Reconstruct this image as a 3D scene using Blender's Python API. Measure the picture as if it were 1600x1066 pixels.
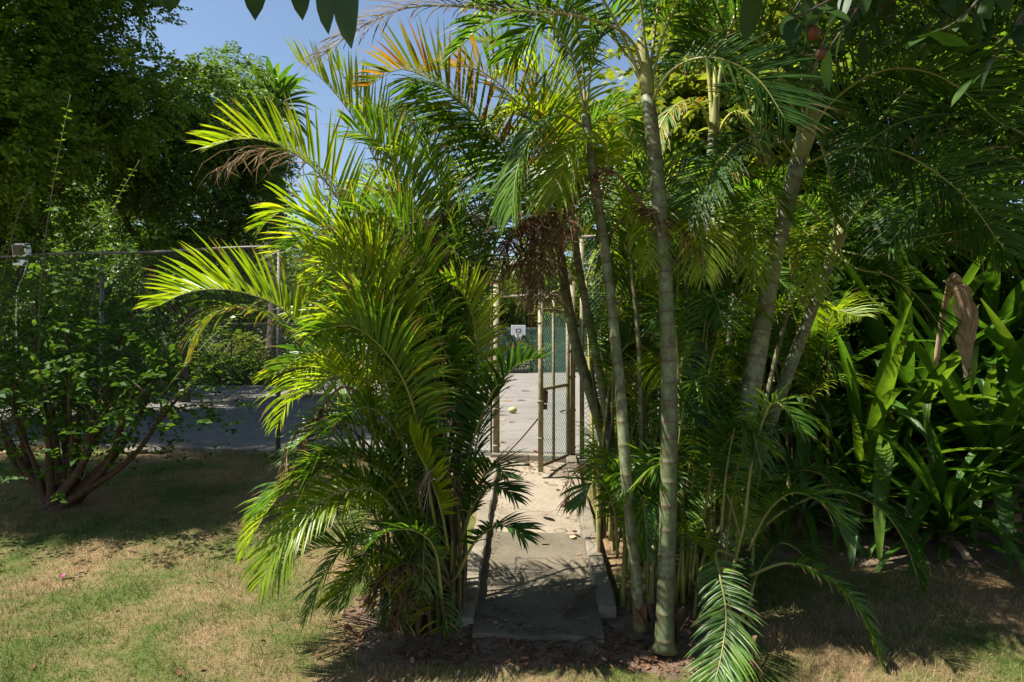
import bpy, math, random
import numpy as np
from mathutils import Vector, Matrix

random.seed(7)
RNG = np.random.default_rng(11)
R = math.radians
for o in list(bpy.data.objects):
    bpy.data.objects.remove(o)
S = bpy.context.scene
COL = S.collection

# ------------------------------------------------------------------ camera
FPX = 1067.0                      # focal length in pixels of the 1600 wide photograph (24 mm)
PITCH = math.atan(18 / FPX)       # horizon a little under the middle
CAMZ = 1.36                       # above the sports court (z = 0)
cam = bpy.data.cameras.new('camera'); cam.lens = 24.0; cam.sensor_width = 36.0
cam.clip_start = 0.05; cam.clip_end = 2000
camo = bpy.data.objects.new('camera', cam); COL.objects.link(camo)
camo.location = (0, 0, CAMZ); camo.rotation_euler = (R(90) + PITCH, 0, 0)
S.camera = camo

# ------------------------------------------------------------------ light
SUN_EL, SUN_AZ = R(57), R(-93)    # azimuth from +Y, negative to the left
sdir = Vector((math.sin(SUN_AZ) * math.cos(SUN_EL), math.cos(SUN_AZ) * math.cos(SUN_EL), math.sin(SUN_EL)))
W = bpy.data.worlds.new('World'); S.world = W; W.use_nodes = True
wn = W.node_tree; bg = wn.nodes['Background']
sky = wn.nodes.new('ShaderNodeTexSky'); sky.sky_type = 'NISHITA'; sky.sun_disc = False
sky.sun_elevation = SUN_EL; sky.sun_rotation = SUN_AZ
sky.air_density = 1.0; sky.dust_density = 0.4; sky.ozone_density = 0.4
wn.links.new(sky.outputs[0], bg.inputs[0]); bg.inputs[1].default_value = 0.06
sl = bpy.data.lights.new('sun', 'SUN'); sl.energy = 5.0; sl.angle = R(0.53); sl.color = (1.0, 0.955, 0.87)
so = bpy.data.objects.new('sun', sl); COL.objects.link(so)
so.rotation_euler = sdir.to_track_quat('Z', 'Y').to_euler(); so.location = (-8, 4, 15)
S.view_settings.view_transform = 'Standard'; S.view_settings.look = 'None'
S.view_settings.exposure = 1.45; S.view_settings.gamma = 1.0; S.view_settings.use_curve_mapping = False
S.render.engine = 'CYCLES'
S.cycles.max_bounces = 8; S.cycles.transparent_max_bounces = 12
S.cycles.transmission_bounces = 6; S.cycles.diffuse_bounces = 4

# ------------------------------------------------------------------ helpers
CP, SP = math.cos(PITCH), math.sin(PITCH)
def P(px, py, d):
    """point of the place seen at photograph pixel (px, py), d metres ahead of the camera"""
    x = (px - 800) / FPX; y = (533 - py) / FPX
    s = d / (CP - y * SP)
    return Vector((x * s, d, CAMZ + s * (SP + y * CP)))

def gz(x, y):
    """lawn height"""
    if y >= 8.6: z = -0.05
    elif y > 3.6: z = -0.05 - 0.50 * (8.6 - y) / 4.1
    else: z = -0.66 - 0.02 * (3.6 - min(y, 3.6))
    w = 1.0 if y < 8.5 else max(0.0, 1 - (y - 8.5) * 2)
    z += w * (0.018 * math.sin(1.3 * x + 0.7) * math.sin(1.1 * y) + 0.012 * math.sin(3.1 * x + y * 1.7))
    return z

def link(o, parent=None):
    COL.objects.link(o)
    if parent is not None: o.parent = parent
    return o

def mesh(name, verts, faces, mats=None, smooth=True, attrs=None):
    """mesh from arrays; faces are an (n,k) array or a list of tuples"""
    m = bpy.data.meshes.new(name)
    v = np.asarray(verts, dtype=np.float32)
    if isinstance(faces, np.ndarray):
        k = faces.shape[1]; n = faces.shape[0]
        m.vertices.add(len(v)); m.vertices.foreach_set('co', v.ravel())
        m.loops.add(n * k); m.loops.foreach_set('vertex_index', faces.astype(np.int32).ravel())
        m.polygons.add(n); m.polygons.foreach_set('loop_start', np.arange(0, n * k, k, dtype=np.int32))
        m.update(calc_edges=True)
    else:
        m.from_pydata([tuple(p) for p in v], [], [tuple(f) for f in faces]); m.update()
    if smooth: m.polygons.foreach_set('use_smooth', np.ones(len(m.polygons), dtype=bool))
    for an, arr in (attrs or {}).items():
        a = m.attributes.new(an, 'FLOAT', 'POINT'); a.data.foreach_set('value', np.asarray(arr, dtype=np.float32))
    for mt in (mats if isinstance(mats, (list, tuple)) else [mats] if mats else []): m.materials.append(mt)
    return m

def obj(name, m, parent=None, loc=None, label=None, cat=None, group=None, kind=None):
    o = bpy.data.objects.new(name, m); link(o, parent)
    if loc is not None: o.location = loc
    tag(o, label, cat, group, kind)
    return o

def tag(o, label=None, cat=None, group=None, kind=None):
    if label: o['label'] = label
    if cat: o['category'] = cat
    if group: o['group'] = group
    if kind: o['kind'] = kind
    return o

def thing(name, loc, label, cat, group=None):
    o = bpy.data.objects.new(name, None); o.empty_display_size = 0.1; COL.objects.link(o)
    o.location = loc
    return tag(o, label, cat, group)

class MB:
    """collects pieces of one mesh"""
    def __init__(s): s.v = []; s.f = []; s.n = 0; s.a = []
    def add(s, v, f, a=0.0):
        v = np.asarray(v, float)
        s.v.append(v); s.f += [tuple(i + s.n for i in q) for q in f]; s.n += len(v)
        s.a.append(np.full(len(v), a) if np.isscalar(a) else np.asarray(a, float))
        return s
    def box(s, c, d, rot=None):
        q = np.array([[x, y, z] for x in (-.5, .5) for y in (-.5, .5) for z in (-.5, .5)]) * np.array(d)
        if rot is not None: q = q @ np.array(rot).T
        return s.add(q + np.array(c), [(0,1,3,2),(4,6,7,5),(0,4,5,1),(2,3,7,6),(0,2,6,4),(1,5,7,3)])
    def tube(s, pts, rad, n=8, cap=True, a=0.0):
        v, f = tube(pts, rad, n, cap)
        return s.add(v, f, np.repeat(a, n) if not np.isscalar(a) else a)
    def build(s, name, mat, parent=None, smooth=True, bevel=0, **k):
        at = {'ring': np.concatenate(s.a)} if any(np.any(x) for x in s.a) else None
        m = mesh(name, np.concatenate(s.v), s.f, mat, smooth, at)
        o = obj(name, m, parent, **k)
        if bevel:
            b = o.modifiers.new('bevel', 'BEVEL'); b.width = bevel; b.segments = 2; b.limit_method = 'ANGLE'
        return o

def tube(pts, rad, n=8, cap=True):
    p = np.array([tuple(q) for q in pts], float); m = len(p)
    r = np.full(m, rad) if np.isscalar(rad) else np.asarray(rad, float)
    t = np.gradient(p, axis=0); t /= np.linalg.norm(t, axis=1)[:, None] + 1e-9
    ref = np.array([0, 0, 1.0]) if abs(t[0, 2]) < 0.9 else np.array([1.0, 0, 0])
    u = np.cross(t[0], ref); u /= np.linalg.norm(u)
    ang = np.arange(n) * 2 * np.pi / n
    V = np.zeros((m, n, 3))
    for i in range(m):
        u = u - t[i] * (u @ t[i]); u /= np.linalg.norm(u) + 1e-9
        w = np.cross(t[i], u)
        V[i] = p[i] + r[i] * (np.cos(ang)[:, None] * u + np.sin(ang)[:, None] * w)
    F = []
    for i in range(m - 1):
        for j in range(n):
            k = (j + 1) % n
            F.append((i * n + j, i * n + k, (i + 1) * n + k, (i + 1) * n + j))
    if cap:
        F.append(tuple(range(n))[::-1]); F.append(tuple((m - 1) * n + j for j in range(n)))
    return V.reshape(-1, 3), F

def spline(pts, n):
    """Catmull-Rom through pts, n samples evenly spaced along it"""
    p = np.array([tuple(q) for q in pts], float)
    if len(p) == 2: p = np.array([p[0], (p[0] + p[1]) / 2, p[1]])
    e = np.vstack([2 * p[0] - p[1], p, 2 * p[-1] - p[-2]])
    out = []
    for i in range(len(p) - 1):
        a, b, c, d = e[i:i + 4]
        for t in np.linspace(0, 1, 16, endpoint=False):
            out.append(0.5 * (2 * b + (c - a) * t + (2*a - 5*b + 4*c - d) * t*t + (3*b - a - 3*c + d) * t**3))
    out.append(p[-1]); q = np.array(out)
    s = np.concatenate([[0], np.cumsum(np.linalg.norm(np.diff(q, axis=0), axis=1))])
    u = np.linspace(0, s[-1], n)
    return np.stack([np.interp(u, s, q[:, k]) for k in range(3)], 1)

# ------------------------------------------------------------------ materials
def new_mat(name):
    m = bpy.data.materials.new(name); m.use_nodes = True
    t = m.node_tree; b = t.nodes['Principled BSDF']
    return m, t, b

def N(t, ty, **k):
    n = t.nodes.new(ty)
    for a, v in k.items(): setattr(n, a, v)
    return n

def ramp(t, fac, stops):
    r = N(t, 'ShaderNodeValToRGB'); e = r.color_ramp.elements
    while len(e) < len(stops): e.new(0.5)
    for i, (p, c) in enumerate(stops):
        e[i].position = p; e[i].color = (*c, 1)
    t.links.new(fac, r.inputs[0]); return r.outputs[0]

def noise(t, scale, detail=4, rough=.6, coord=None):
    n = N(t, 'ShaderNodeTexNoise'); n.inputs['Scale'].default_value = scale
    n.inputs['Detail'].default_value = detail; n.inputs['Roughness'].default_value = rough
    if coord is None:
        g = N(t, 'ShaderNodeNewGeometry'); coord = g.outputs['Position']
    t.links.new(coord, n.inputs['Vector']); return n.outputs[0]

def mixc(t, fac, a, b, mode='MIX'):
    m = N(t, 'ShaderNodeMix', data_type='RGBA', blend_type=mode)
    for s, v in ((m.inputs[0], fac), (m.inputs[6], a), (m.inputs[7], b)):
        if hasattr(v, 'is_linked'): t.links.new(v, s)
        elif isinstance(v, (int, float)): s.default_value = v
        else: s.default_value = (*v, 1)
    return m.outputs[2]

def math_(t, op, a, b=None):
    m = N(t, 'ShaderNodeMath', operation=op)
    for s, v in ((m.inputs[0], a), (m.inputs[1], b)):
        if v is None: continue
        if hasattr(v, 'is_linked'): t.links.new(v, s)
        else: s.default_value = v
    return m.outputs[0]

def bump(t, b, h, strength, dist):
    n = N(t, 'ShaderNodeBump'); n.inputs['Strength'].default_value = strength; n.inputs['Distance'].default_value = dist
    t.links.new(h, n.inputs['Height']); t.links.new(n.outputs[0], b.inputs['Normal'])

def leaf_mat(name, stops, trans=0.45, tint=(1.35, 1.25, .5), rough=.45, spec=.28, osp=.25, hue=None, tipth=.62):
    """leaf: colour differs from leaf to leaf and from one frond to the next; thin, so light comes through it"""
    m, t, b = new_mat(name)
    g = N(t, 'ShaderNodeNewGeometry'); oi = N(t, 'ShaderNodeObjectInfo')
    f = math_(t, 'ADD', math_(t, 'MULTIPLY', g.outputs['Random Per Island'], 1 - osp), math_(t, 'MULTIPLY', oi.outputs['Random'], osp))
    c = ramp(t, f, stops)
    tp = N(t, 'ShaderNodeAttribute', attribute_name='tip')
    w = N(t, 'ShaderNodeTexWhiteNoise', noise_dimensions='1D'); t.links.new(g.outputs['Random Per Island'], w.inputs['W'])
    th = math_(t, 'ADD', tipth, math_(t, 'MULTIPLY', w.outputs['Value'], .9))
    ed = ramp(t, math_(t, 'SUBTRACT', tp.outputs['Fac'], th), [(0.0, (0, 0, 0)), (.10, (1, 1, 1))])
    c = mixc(t, ed, c, (.20, .13, .07))
    n = noise(t, 9, 3, .6)
    c = mixc(t, 1.0, c, ramp(t, n, [(0.3, (.72, .72, .72)), (0.7, (1.18, 1.18, 1.18))]), 'MULTIPLY')
    t.links.new(c, b.inputs['Base Color']); b.inputs['Roughness'].default_value = rough
    b.inputs['Specular IOR Level'].default_value = spec
    tr = N(t, 'ShaderNodeBsdfTranslucent')
    t.links.new(mixc(t, 1.0, c, tint, 'MULTIPLY'), tr.inputs['Color'])
    mx = N(t, 'ShaderNodeMixShader'); mx.inputs[0].default_value = trans
    t.links.new(b.outputs[0], mx.inputs[1]); t.links.new(tr.outputs[0], mx.inputs[2])
    t.links.new(mx.outputs[0], t.nodes['Material Output'].inputs[0])
    return m

def plain_mat(name, c1, c2=None, scale=6, rough=.7, metal=0, bmp=0, bscale=40, spec=.4):
    m, t, b = new_mat(name)
    c2 = c2 or tuple(x * .75 for x in c1)
    t.links.new(mixc(t, ramp(t, noise(t, scale, 6, .65), [(.35, (0, 0, 0)), (.68, (1, 1, 1))]), c1, c2), b.inputs['Base Color'])
    b.inputs['Roughness'].default_value = rough; b.inputs['Metallic'].default_value = metal
    b.inputs['Specular IOR Level'].default_value = spec
    if bmp: bump(t, b, noise(t, bscale, 6, .7), bmp, .02)
    return m

M = {}
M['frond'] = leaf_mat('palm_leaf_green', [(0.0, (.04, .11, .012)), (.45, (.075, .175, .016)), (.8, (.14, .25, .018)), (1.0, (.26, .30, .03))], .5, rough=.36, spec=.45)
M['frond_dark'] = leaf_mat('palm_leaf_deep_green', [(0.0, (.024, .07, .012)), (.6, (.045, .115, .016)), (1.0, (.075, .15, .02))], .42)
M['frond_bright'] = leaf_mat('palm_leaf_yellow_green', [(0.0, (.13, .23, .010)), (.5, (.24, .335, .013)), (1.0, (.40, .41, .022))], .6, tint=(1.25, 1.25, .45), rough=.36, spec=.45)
M['frond_yellow'] = leaf_mat('palm_leaf_turning', [(0.0, (.06, .15, .016)), (.5, (.13, .21, .02)), (.72, (.30, .25, .03)), (.88, (.36, .18, .03)), (1.0, (.16, .07, .03))], .42, tint=(1.3, 1.0, .4))
M['frond_tan'] = leaf_mat('palm_leaf_withered', [(0.0, (.05, .04, .03)), (.5, (.10, .075, .05)), (1.0, (.22, .17, .11))], .25, tint=(1.1, .95, .7), rough=.7, spec=.2)
M['frond_dry'] = leaf_mat('palm_leaf_dry', [(0.0, (.09, .06, .035)), (.5, (.20, .145, .09)), (1.0, (.42, .34, .24))], .25, tint=(1.1, .95, .8), rough=.8, spec=.15)
M['frond_brown'] = leaf_mat('palm_leaf_dead_brown', [(0.0, (.05, .022, .012)), (.6, (.13, .06, .03)), (1.0, (.24, .14, .08))], .2, tint=(1.1, .9, .7), rough=.8, spec=.15)
M['rachis'] = plain_mat('palm_rachis', (.16, .19, .04), (.24, .21, .07), 8, .5)
M['rachis_yellow'] = plain_mat('palm_petiole_yellow', (.42, .37, .07), (.3, .3, .08), 8, .45)
M['rachis_dry'] = plain_mat('palm_rachis_dry', (.16, .10, .06), (.08, .05, .03), 8, .8)
M['cane'] = plain_mat('palm_cane', (.075, .085, .03), (.13, .085, .04), 10, .7)
M['husk'] = plain_mat('palm_husk', (.17, .10, .06), (.06, .035, .022), 14, .85, bmp=.5, bscale=60)
M['tree_leaf'] = leaf_mat('tree_leaf', [(0, (.055, .12, .014)), (.6, (.10, .185, .02)), (1, (.20, .28, .025))], .6, rough=.45, osp=.1)
M['tree_leaf_light'] = leaf_mat('tree_leaf_light', [(0, (.06, .12, .022)), (.6, (.10, .18, .03)), (1, (.16, .23, .035))], .45, rough=.45, osp=.2)
M['tree_leaf_yellow'] = leaf_mat('tree_leaf_yellow', [(0, (.09, .15, .02)), (.6, (.16, .215, .025)), (1, (.24, .27, .04))], .5, rough=.5, osp=.2)
M['shrub_leaf'] = leaf_mat('shrub_leaf', [(0, (.03, .08, .012)), (.6, (.06, .13, .016)), (1, (.11, .19, .02))], .45, rough=.6, spec=.15)
M['shoot_leaf'] = leaf_mat('shoot_leaf', [(0, (.07, .14, .015)), (1, (.16, .22, .025))], .5, rough=.4)
M['strap'] = leaf_mat('strap_leaf', [(0, (.045, .12, .014)), (.6, (.075, .18, .018)), (1, (.14, .24, .025))], .42, rough=.3, spec=.5, osp=1.0, tipth=.93)
M['strap_dry'] = leaf_mat('strap_leaf_dry', [(0, (.19, .125, .07)), (1, (.44, .34, .22))], .2, tint=(1.1, .9, .7), rough=.85, spec=.1, osp=1.0)
M['big_leaf'] = leaf_mat('broad_leaf', [(0, (.018, .05, .008)), (1, (.04, .085, .012))], .35, spec=.25, rough=.5, osp=1.0)
M['bark'] = plain_mat('bark', (.10, .075, .05), (.05, .036, .026), 5, .9, bmp=.8, bscale=18)
M['bark_red'] = plain_mat('shrub_bark', (.115, .065, .042), (.045, .03, .022), 14, .9, bmp=1.0, bscale=45)
M['twig'] = plain_mat('green_twig', (.10, .12, .04), (.14, .11, .05), 9, .7)
M['galv'] = plain_mat('galvanised_pipe', (.14, .132, .12), (.10, .08, .065), 7, .65, .1, .1)
M['rustpipe'] = plain_mat('dark_pipe', (.16, .15, .14), (.12, .07, .05), 7, .6, .3, .1)
M['gatepaint'] = plain_mat('faded_gate_paint', (.27, .245, .15), (.15, .105, .06), 16, .65, 0, .3, 40)
M['rust'] = plain_mat('rusty_iron', (.14, .07, .04), (.06, .035, .025), 22, .85, 0, .3)
M['linkgreen'] = plain_mat('green_chain_link', (.035, .16, .12), (.05, .12, .085), 3, .45)
M['linkgrey'] = plain_mat('grey_chain_link', (.09, .12, .105), (.07, .06, .05), 3, .5, .1)
M['white'] = plain_mat('white_plastic', (.80, .80, .79), (.68, .68, .66), 6, .4)
M['black'] = plain_mat('black_plastic', (.02, .02, .022), (.035, .035, .035), 6, .4)
M['red'] = plain_mat('orange_rim_paint', (.5, .10, .03), (.35, .07, .03), 6, .5)
M['glass'] = plain_mat('dark_lamp_glass', (.015, .016, .02), (.02, .02, .022), 6, .08, spec=.6)
M['litter'] = leaf_mat('fallen_leaf', [(0, (.10, .045, .022)), (.5, (.22, .12, .065)), (1, (.40, .29, .18))], .15, tint=(1, .9, .7), rough=.8, spec=.15, osp=1.0)
M['petal'] = leaf_mat('pink_petal', [(0, (.62, .10, .32)), (1, (.72, .22, .45))], .35, tint=(1, .7, .9), rough=.6)
M['fruit'] = plain_mat('fruit_skin', (.12, .03, .012), (.075, .035, .012), 30, .6)
M['nut'] = plain_mat('pale_husk_fruit', (.40, .42, .16), (.36, .28, .12), 9, .6)
M['purple'] = leaf_mat('purple_flower', [(0, (.22, .06, .30)), (1, (.34, .12, .42))], .35, tint=(1, .8, 1), rough=.7)

def veins(m):
    """fine ribs along a strap leaf"""
    t = m.node_tree; b = t.nodes['Principled BSDF']
    a = N(t, 'ShaderNodeAttribute', attribute_name='across'); l = N(t, 'ShaderNodeAttribute', attribute_name='tip')
    oi = N(t, 'ShaderNodeObjectInfo'); cb = N(t, 'ShaderNodeCombineXYZ')
    t.links.new(math_(t, 'MULTIPLY', a.outputs['Fac'], 7.0), cb.inputs[0]); t.links.new(math_(t, 'MULTIPLY', l.outputs['Fac'], 1.2), cb.inputs[1]); t.links.new(math_(t, 'MULTIPLY', oi.outputs['Random'], 40), cb.inputs[2])
    h = noise(t, 1.6, 4, .6, cb.outputs[0]); bump(t, b, h, .7, .012)
    src = b.inputs['Base Color'].links[0].from_socket
    t.links.new(mixc(t, 1.0, src, ramp(t, h, [(.3, (.6, .62, .6)), (.7, (1.25, 1.2, 1.15))]), 'MULTIPLY'), b.inputs['Base Color'])
veins(M['strap']); veins(M['strap_dry'])

# ringed palm trunk
def trunk_mat(name, a, b_, ringc):
    m, t, b = new_mat(name)
    at = N(t, 'ShaderNodeAttribute', attribute_name='ring')
    tc = N(t, 'ShaderNodeTexCoord')
    mp = N(t, 'ShaderNodeMapping'); mp.inputs['Scale'].default_value = (9, 9, 1.6)
    t.links.new(tc.outputs['Object'], mp.inputs[0])
    base = mixc(t, ramp(t, noise(t, 1.6, 6, .65, mp.outputs[0]), [(.36, (0, 0, 0)), (.64, (1, 1, 1))]), a, b_)
    base = mixc(t, math_(t, 'MULTIPLY', ramp(t, noise(t, 14, 7, .75, tc.outputs['Object']), [(.45, (0, 0, 0)), (.6, (1, 1, 1))]), .85), base, (.075, .05, .022))
    base = mixc(t, math_(t, 'MULTIPLY', ramp(t, noise(t, 6, 6, .7, tc.outputs['Object']), [(.56, (0, 0, 0)), (.62, (1, 1, 1))]), .4), base, (.25, .26, .19))
    base = mixc(t, math_(t, 'MULTIPLY', ramp(t, noise(t, 3.2, 5, .6, tc.outputs['Object']), [(.45, (0, 0, 0)), (.62, (1, 1, 1))]), .6), base, (.07, .085, .03))
    c = mixc(t, math_(t, 'MULTIPLY', at.outputs['Fac'], .85), base, ringc)
    t.links.new(c, b.inputs['Base Color']); b.inputs['Roughness'].default_value = .52
    b.inputs['Specular IOR Level'].default_value = .35
    bump(t, b, noise(t, 60, 5, .7, tc.outputs['Object']), .25, .01)
    return m
M['trunk'] = trunk_mat('ringed_palm_trunk', (.17, .20, .11), (.09, .125, .04), (.085, .05, .025))
M['trunk_pale'] = trunk_mat('pale_ringed_palm_trunk', (.24, .265, .15), (.13, .165, .065), (.10, .06, .03))

# lawn: straw and green patches, bare soil where the palms root
def lawn_cols(t):
    big = math_(t, 'ADD', math_(t, 'MULTIPLY', noise(t, .9, 5, .62), .72), math_(t, 'MULTIPLY', noise(t, 9, 5, .7), .28))
    f = ramp(t, big, [(.425, (0, 0, 0)), (.58, (1, 1, 1))])
    return f
def make_lawn():
    m, t, b = new_mat('lawn')
    f = lawn_cols(t)
    fine = ramp(t, noise(t, 55, 5, .75), [(.35, (0, 0, 0)), (.7, (1, 1, 1))])
    green = mixc(t, fine, (.065, .10, .020), (.12, .13, .038))
    straw = mixc(t, fine, (.195, .13, .065), (.34, .23, .125))
    t.links.new(mixc(t, f, green, straw), b.inputs['Base Color']); b.inputs['Roughness'].default_value = .95
    b.inputs['Specular IOR Level'].default_value = .1
    bump(t, b, noise(t, 90, 5, .8), .9, .02)
    return m
M['lawn'] = make_lawn()
def make_blade():
    m, t, b = new_mat('grass_blade')
    f = lawn_cols(t); g = N(t, 'ShaderNodeNewGeometry')
    rp = g.outputs['Random Per Island']
    green = ramp(t, rp, [(0, (.055, .11, .014)), (.6, (.105, .165, .024)), (1, (.29, .22, .10))])
    straw = ramp(t, rp, [(0, (.12, .14, .035)), (.35, (.27, .18, .09)), (1, (.48, .34, .20))])
    c = mixc(t, f, green, straw)
    t.links.new(c, b.inputs['Base Color']); b.inputs['Roughness'].default_value = .6; b.inputs['Specular IOR Level'].default_value = .2
    tr = N(t, 'ShaderNodeBsdfTranslucent'); t.links.new(c, tr.inputs[0])
    mx = N(t, 'ShaderNodeMixShader'); mx.inputs[0].default_value = .3
    t.links.new(b.outputs[0], mx.inputs[1]); t.links.new(tr.outputs[0], mx.inputs[2])
    t.links.new(mx.outputs[0], t.nodes['Material Output'].inputs[0])
    return m
M['blade'] = make_blade()
def make_soil():
    m, t, b = new_mat('soil')
    c = ramp(t, noise(t, 7, 8, .72), [(.3, (.10, .065, .045)), (.5, (.20, .14, .095)), (.72, (.34, .25, .18))])
    sp = ramp(t, noise(t, 120, 3, .7), [(.60, (0, 0, 0)), (.68, (1, 1, 1))])
    t.links.new(mixc(t, sp, c, (.36, .29, .23)), b.inputs['Base Color']); b.inputs['Roughness'].default_value = .95
    b.inputs['Specular IOR Level'].default_value = .1
    bump(t, b, noise(t, 45, 8, .8), 1.0, .03)
    return m
M['soil'] = make_soil()
def make_concrete(name, c1, c2, stain, sc=1.4):
    m, t, b = new_mat(name)
    c = mixc(t, ramp(t, noise(t, sc, 8, .68), [(.33, (0, 0, 0)), (.66, (1, 1, 1))]), c1, c2)
    st = ramp(t, noise(t, 3.3, 8, .75), [(.52, (0, 0, 0)), (.72, (1, 1, 1))])
    c = mixc(t, math_(t, 'MULTIPLY', st, .75), c, stain)
    sp = ramp(t, noise(t, 95, 4, .7), [(.42, (.7, .7, .7)), (.62, (1.12, 1.12, 1.12))])
    c = mixc(t, 1.0, c, sp, 'MULTIPLY')
    vo = N(t, 'ShaderNodeTexVoronoi', feature='DISTANCE_TO_EDGE'); vo.inputs['Scale'].default_value = .55
    g = N(t, 'ShaderNodeNewGeometry')
    w = N(t, 'ShaderNodeVectorMath', operation='ADD'); t.links.new(g.outputs['Position'], w.inputs[0])
    nn = N(t, 'ShaderNodeTexNoise'); nn.inputs['Scale'].default_value = 2.2; t.links.new(g.outputs['Position'], nn.inputs['Vector'])
    t.links.new(nn.outputs['Color'], w.inputs[1]); t.links.new(w.outputs[0], vo.inputs['Vector'])
    cr = ramp(t, vo.outputs['Distance'], [(.0, (.25, .25, .25)), (.008, (1, 1, 1))])
    c = mixc(t, 1.0, c, cr, 'MULTIPLY')
    t.links.new(c, b.inputs['Base Color']); b.inputs['Roughness'].default_value = .9; b.inputs['Specular IOR Level'].default_value = .2
    bump(t, b, noise(t, 70, 7, .75), .6, .012)
    return m
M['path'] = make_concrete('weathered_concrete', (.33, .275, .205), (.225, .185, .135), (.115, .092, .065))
M['path_near'] = make_concrete('darker_near_concrete', (.175, .145, .10), (.115, .10, .07), (.06, .06, .032), 2.2)  # near slab, darker than the upper part of the path
M['kerb'] = make_concrete('kerb_concrete', (.27, .23, .17), (.17, .145, .105), (.08, .072, .045))
M['court'] = make_concrete('worn_court_asphalt', (.225, .205, .178), (.16, .147, .13), (.275, .245, .205), .45)

# ------------------------------------------------------------------ ground
def axis(lo, hi, a, b, step, far):
    d = list(np.arange(a, b + 1e-6, step))
    return np.array([-x for x in far[::-1] if -x < a and -x >= lo] + d + [x for x in far if x > b and x <= hi])
far = [12, 16, 22, 32, 48, 75, 120, 200, 350, 600]
gx = axis(-600, 600, -10, 10, .125, far); gy = axis(-600, 600, 2.5, 9.5, .1, far)
GX, GY = np.meshgrid(gx, gy)
GZ = np.array([[gz(x, y) for x in gx] for y in gy])
nx, ny = len(gx), len(gy)
idx = np.arange(nx * ny).reshape(ny, nx)
gf = np.stack([idx[:-1, :-1], idx[:-1, 1:], idx[1:, 1:], idx[1:, :-1]], -1).reshape(-1, 4)
obj('ground', mesh('ground', np.stack([GX, GY, GZ], -1).reshape(-1, 3), gf, M['lawn']), kind='structure',
    label='lawn ground with green and straw coloured patches')

# fence line: nearer to the right, farther to the left
FA = Vector((-0.20, 9.0, 0)); FD = Vector((-7.7, 1.55, 0)).normalized()     # towards the left
def fline(u): return FA + FD * u

# court: a slab whose front edge is the fence line
def sheet(name, poly, z, mat, th, label):
    n = len(poly)
    v = [(x, y, z) for x, y in poly] + [(x, y, z - th) for x, y in poly]
    f = [tuple(range(n))] + [(i, i + n, (i + 1) % n + n, (i + 1) % n) for i in range(n)]
    return obj(name, mesh(name, v, f, mat, smooth=False), kind='structure', label=label)
a, b = fline(14), fline(-10)
off = Vector((-FD.y, FD.x, 0)); off = off if off.y < 0 else -off
a2, b2 = a + off * .12, b + off * .12
sheet('sports_court', [(a2.x, a2.y), (b2.x, b2.y), (13, 46.5), (-9, 46.5), (-9, 29.5), (-18, 29.5)], 0.0, M['court'], .25,
      'worn grey asphalt sports court beyond the chain link fence')

# path up to the gate: slab with a raised kerb on each side
pn = [(-.262, 4.55), (.606, 4.52)]; pf = [(-.17, 8.72), (.68, 8.62)]
def pz(y): return -.49 + .46 * (y - 4.55) / 4.15 + .012
pm = MB()
rows = 30
vv, ff = [], []
for i in range(rows + 1):
    t_ = i / rows
    for j in range(7):
        s_ = j / 6
        xl = pn[0][0] + (pf[0][0] - pn[0][0]) * t_; xr = pn[1][0] + (pf[1][0] - pn[1][0]) * t_
        yl = pn[0][1] + (pf[0][1] - pn[0][1]) * t_; yr = pn[1][1] + (pf[1][1] - pn[1][1]) * t_
        x, y = xl + (xr - xl) * s_, yl + (yr - yl) * s_
        if i == 0: y += .02 * math.sin(j * 2.1) + random.uniform(-.012, .012)
        step = 0.0 if y > 6.35 else -.02
        vv.append((x, y, pz(y) + step + .004 * math.sin(7 * x + 5 * y)))
base = len(vv); vv += [(x, y, z - .16) for x, y, z in vv]
w7 = 7
for i in range(rows):
    for j in range(6):
        q = i * w7 + j; ff.append((q, q + 1, q + w7 + 1, q + w7))
for j in range(6): ff.append((j, j + base, j + 1 + base, j + 1))
for i in range(rows):
    q = i * w7; ff.append((q, q + w7, q + w7 + base, q + base)); q += 6; ff.append((q, q + base, q + w7 + base, q + w7))
pmesh = None
path = obj('path', mesh('path', vv, ff, [M['path'], M['path_near']], smooth=False), kind='structure', label='weathered concrete path sloping up to the gate')
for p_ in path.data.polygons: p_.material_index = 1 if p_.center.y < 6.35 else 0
for side, y0 in ((-1, 4.68), (1, 4.85)):
    e = 0 if side < 0 else 1
    def edge(y):
        t_ = (y - pn[e][1]) / (pf[e][1] - pn[e][1]); return pn[e][0] + (pf[e][0] - pn[e][0]) * t_
    ys = np.linspace(y0, 8.6, 40); v, f = [], []
    for i, y in enumerate(ys):
        x = edge(y) + .004 * math.sin(9 * y) - side * .003
        wd = .125 + .006 * math.sin(4 * y); h = (.075 + .012 * math.sin(3 * y + side)) * min(1, .25 + (y - y0) / .7)
        z = pz(y)
        pr = [(x, z - .18), (x, z + h - .012), (x + side * .012, z + h), (x + side * (wd - .014), z + h), (x + side * wd, z + h - .014), (x + side * wd, z - .25)]
        v += [(a_ + random.uniform(-.005, .005), y, b_ + random.uniform(-.006, .004)) for a_, b_ in pr]
    for i in range(len(ys) - 1):
        for j in range(5): q = i * 6 + j; f.append((q, q + 1, q + 7, q + 6))
    f.append((0, 1, 2, 3, 4, 5)); f.append(tuple((len(ys) - 1) * 6 + k for k in range(6)))
    obj('kerb', mesh('kerb', v, f, M['kerb'], smooth=False), path)

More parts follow.
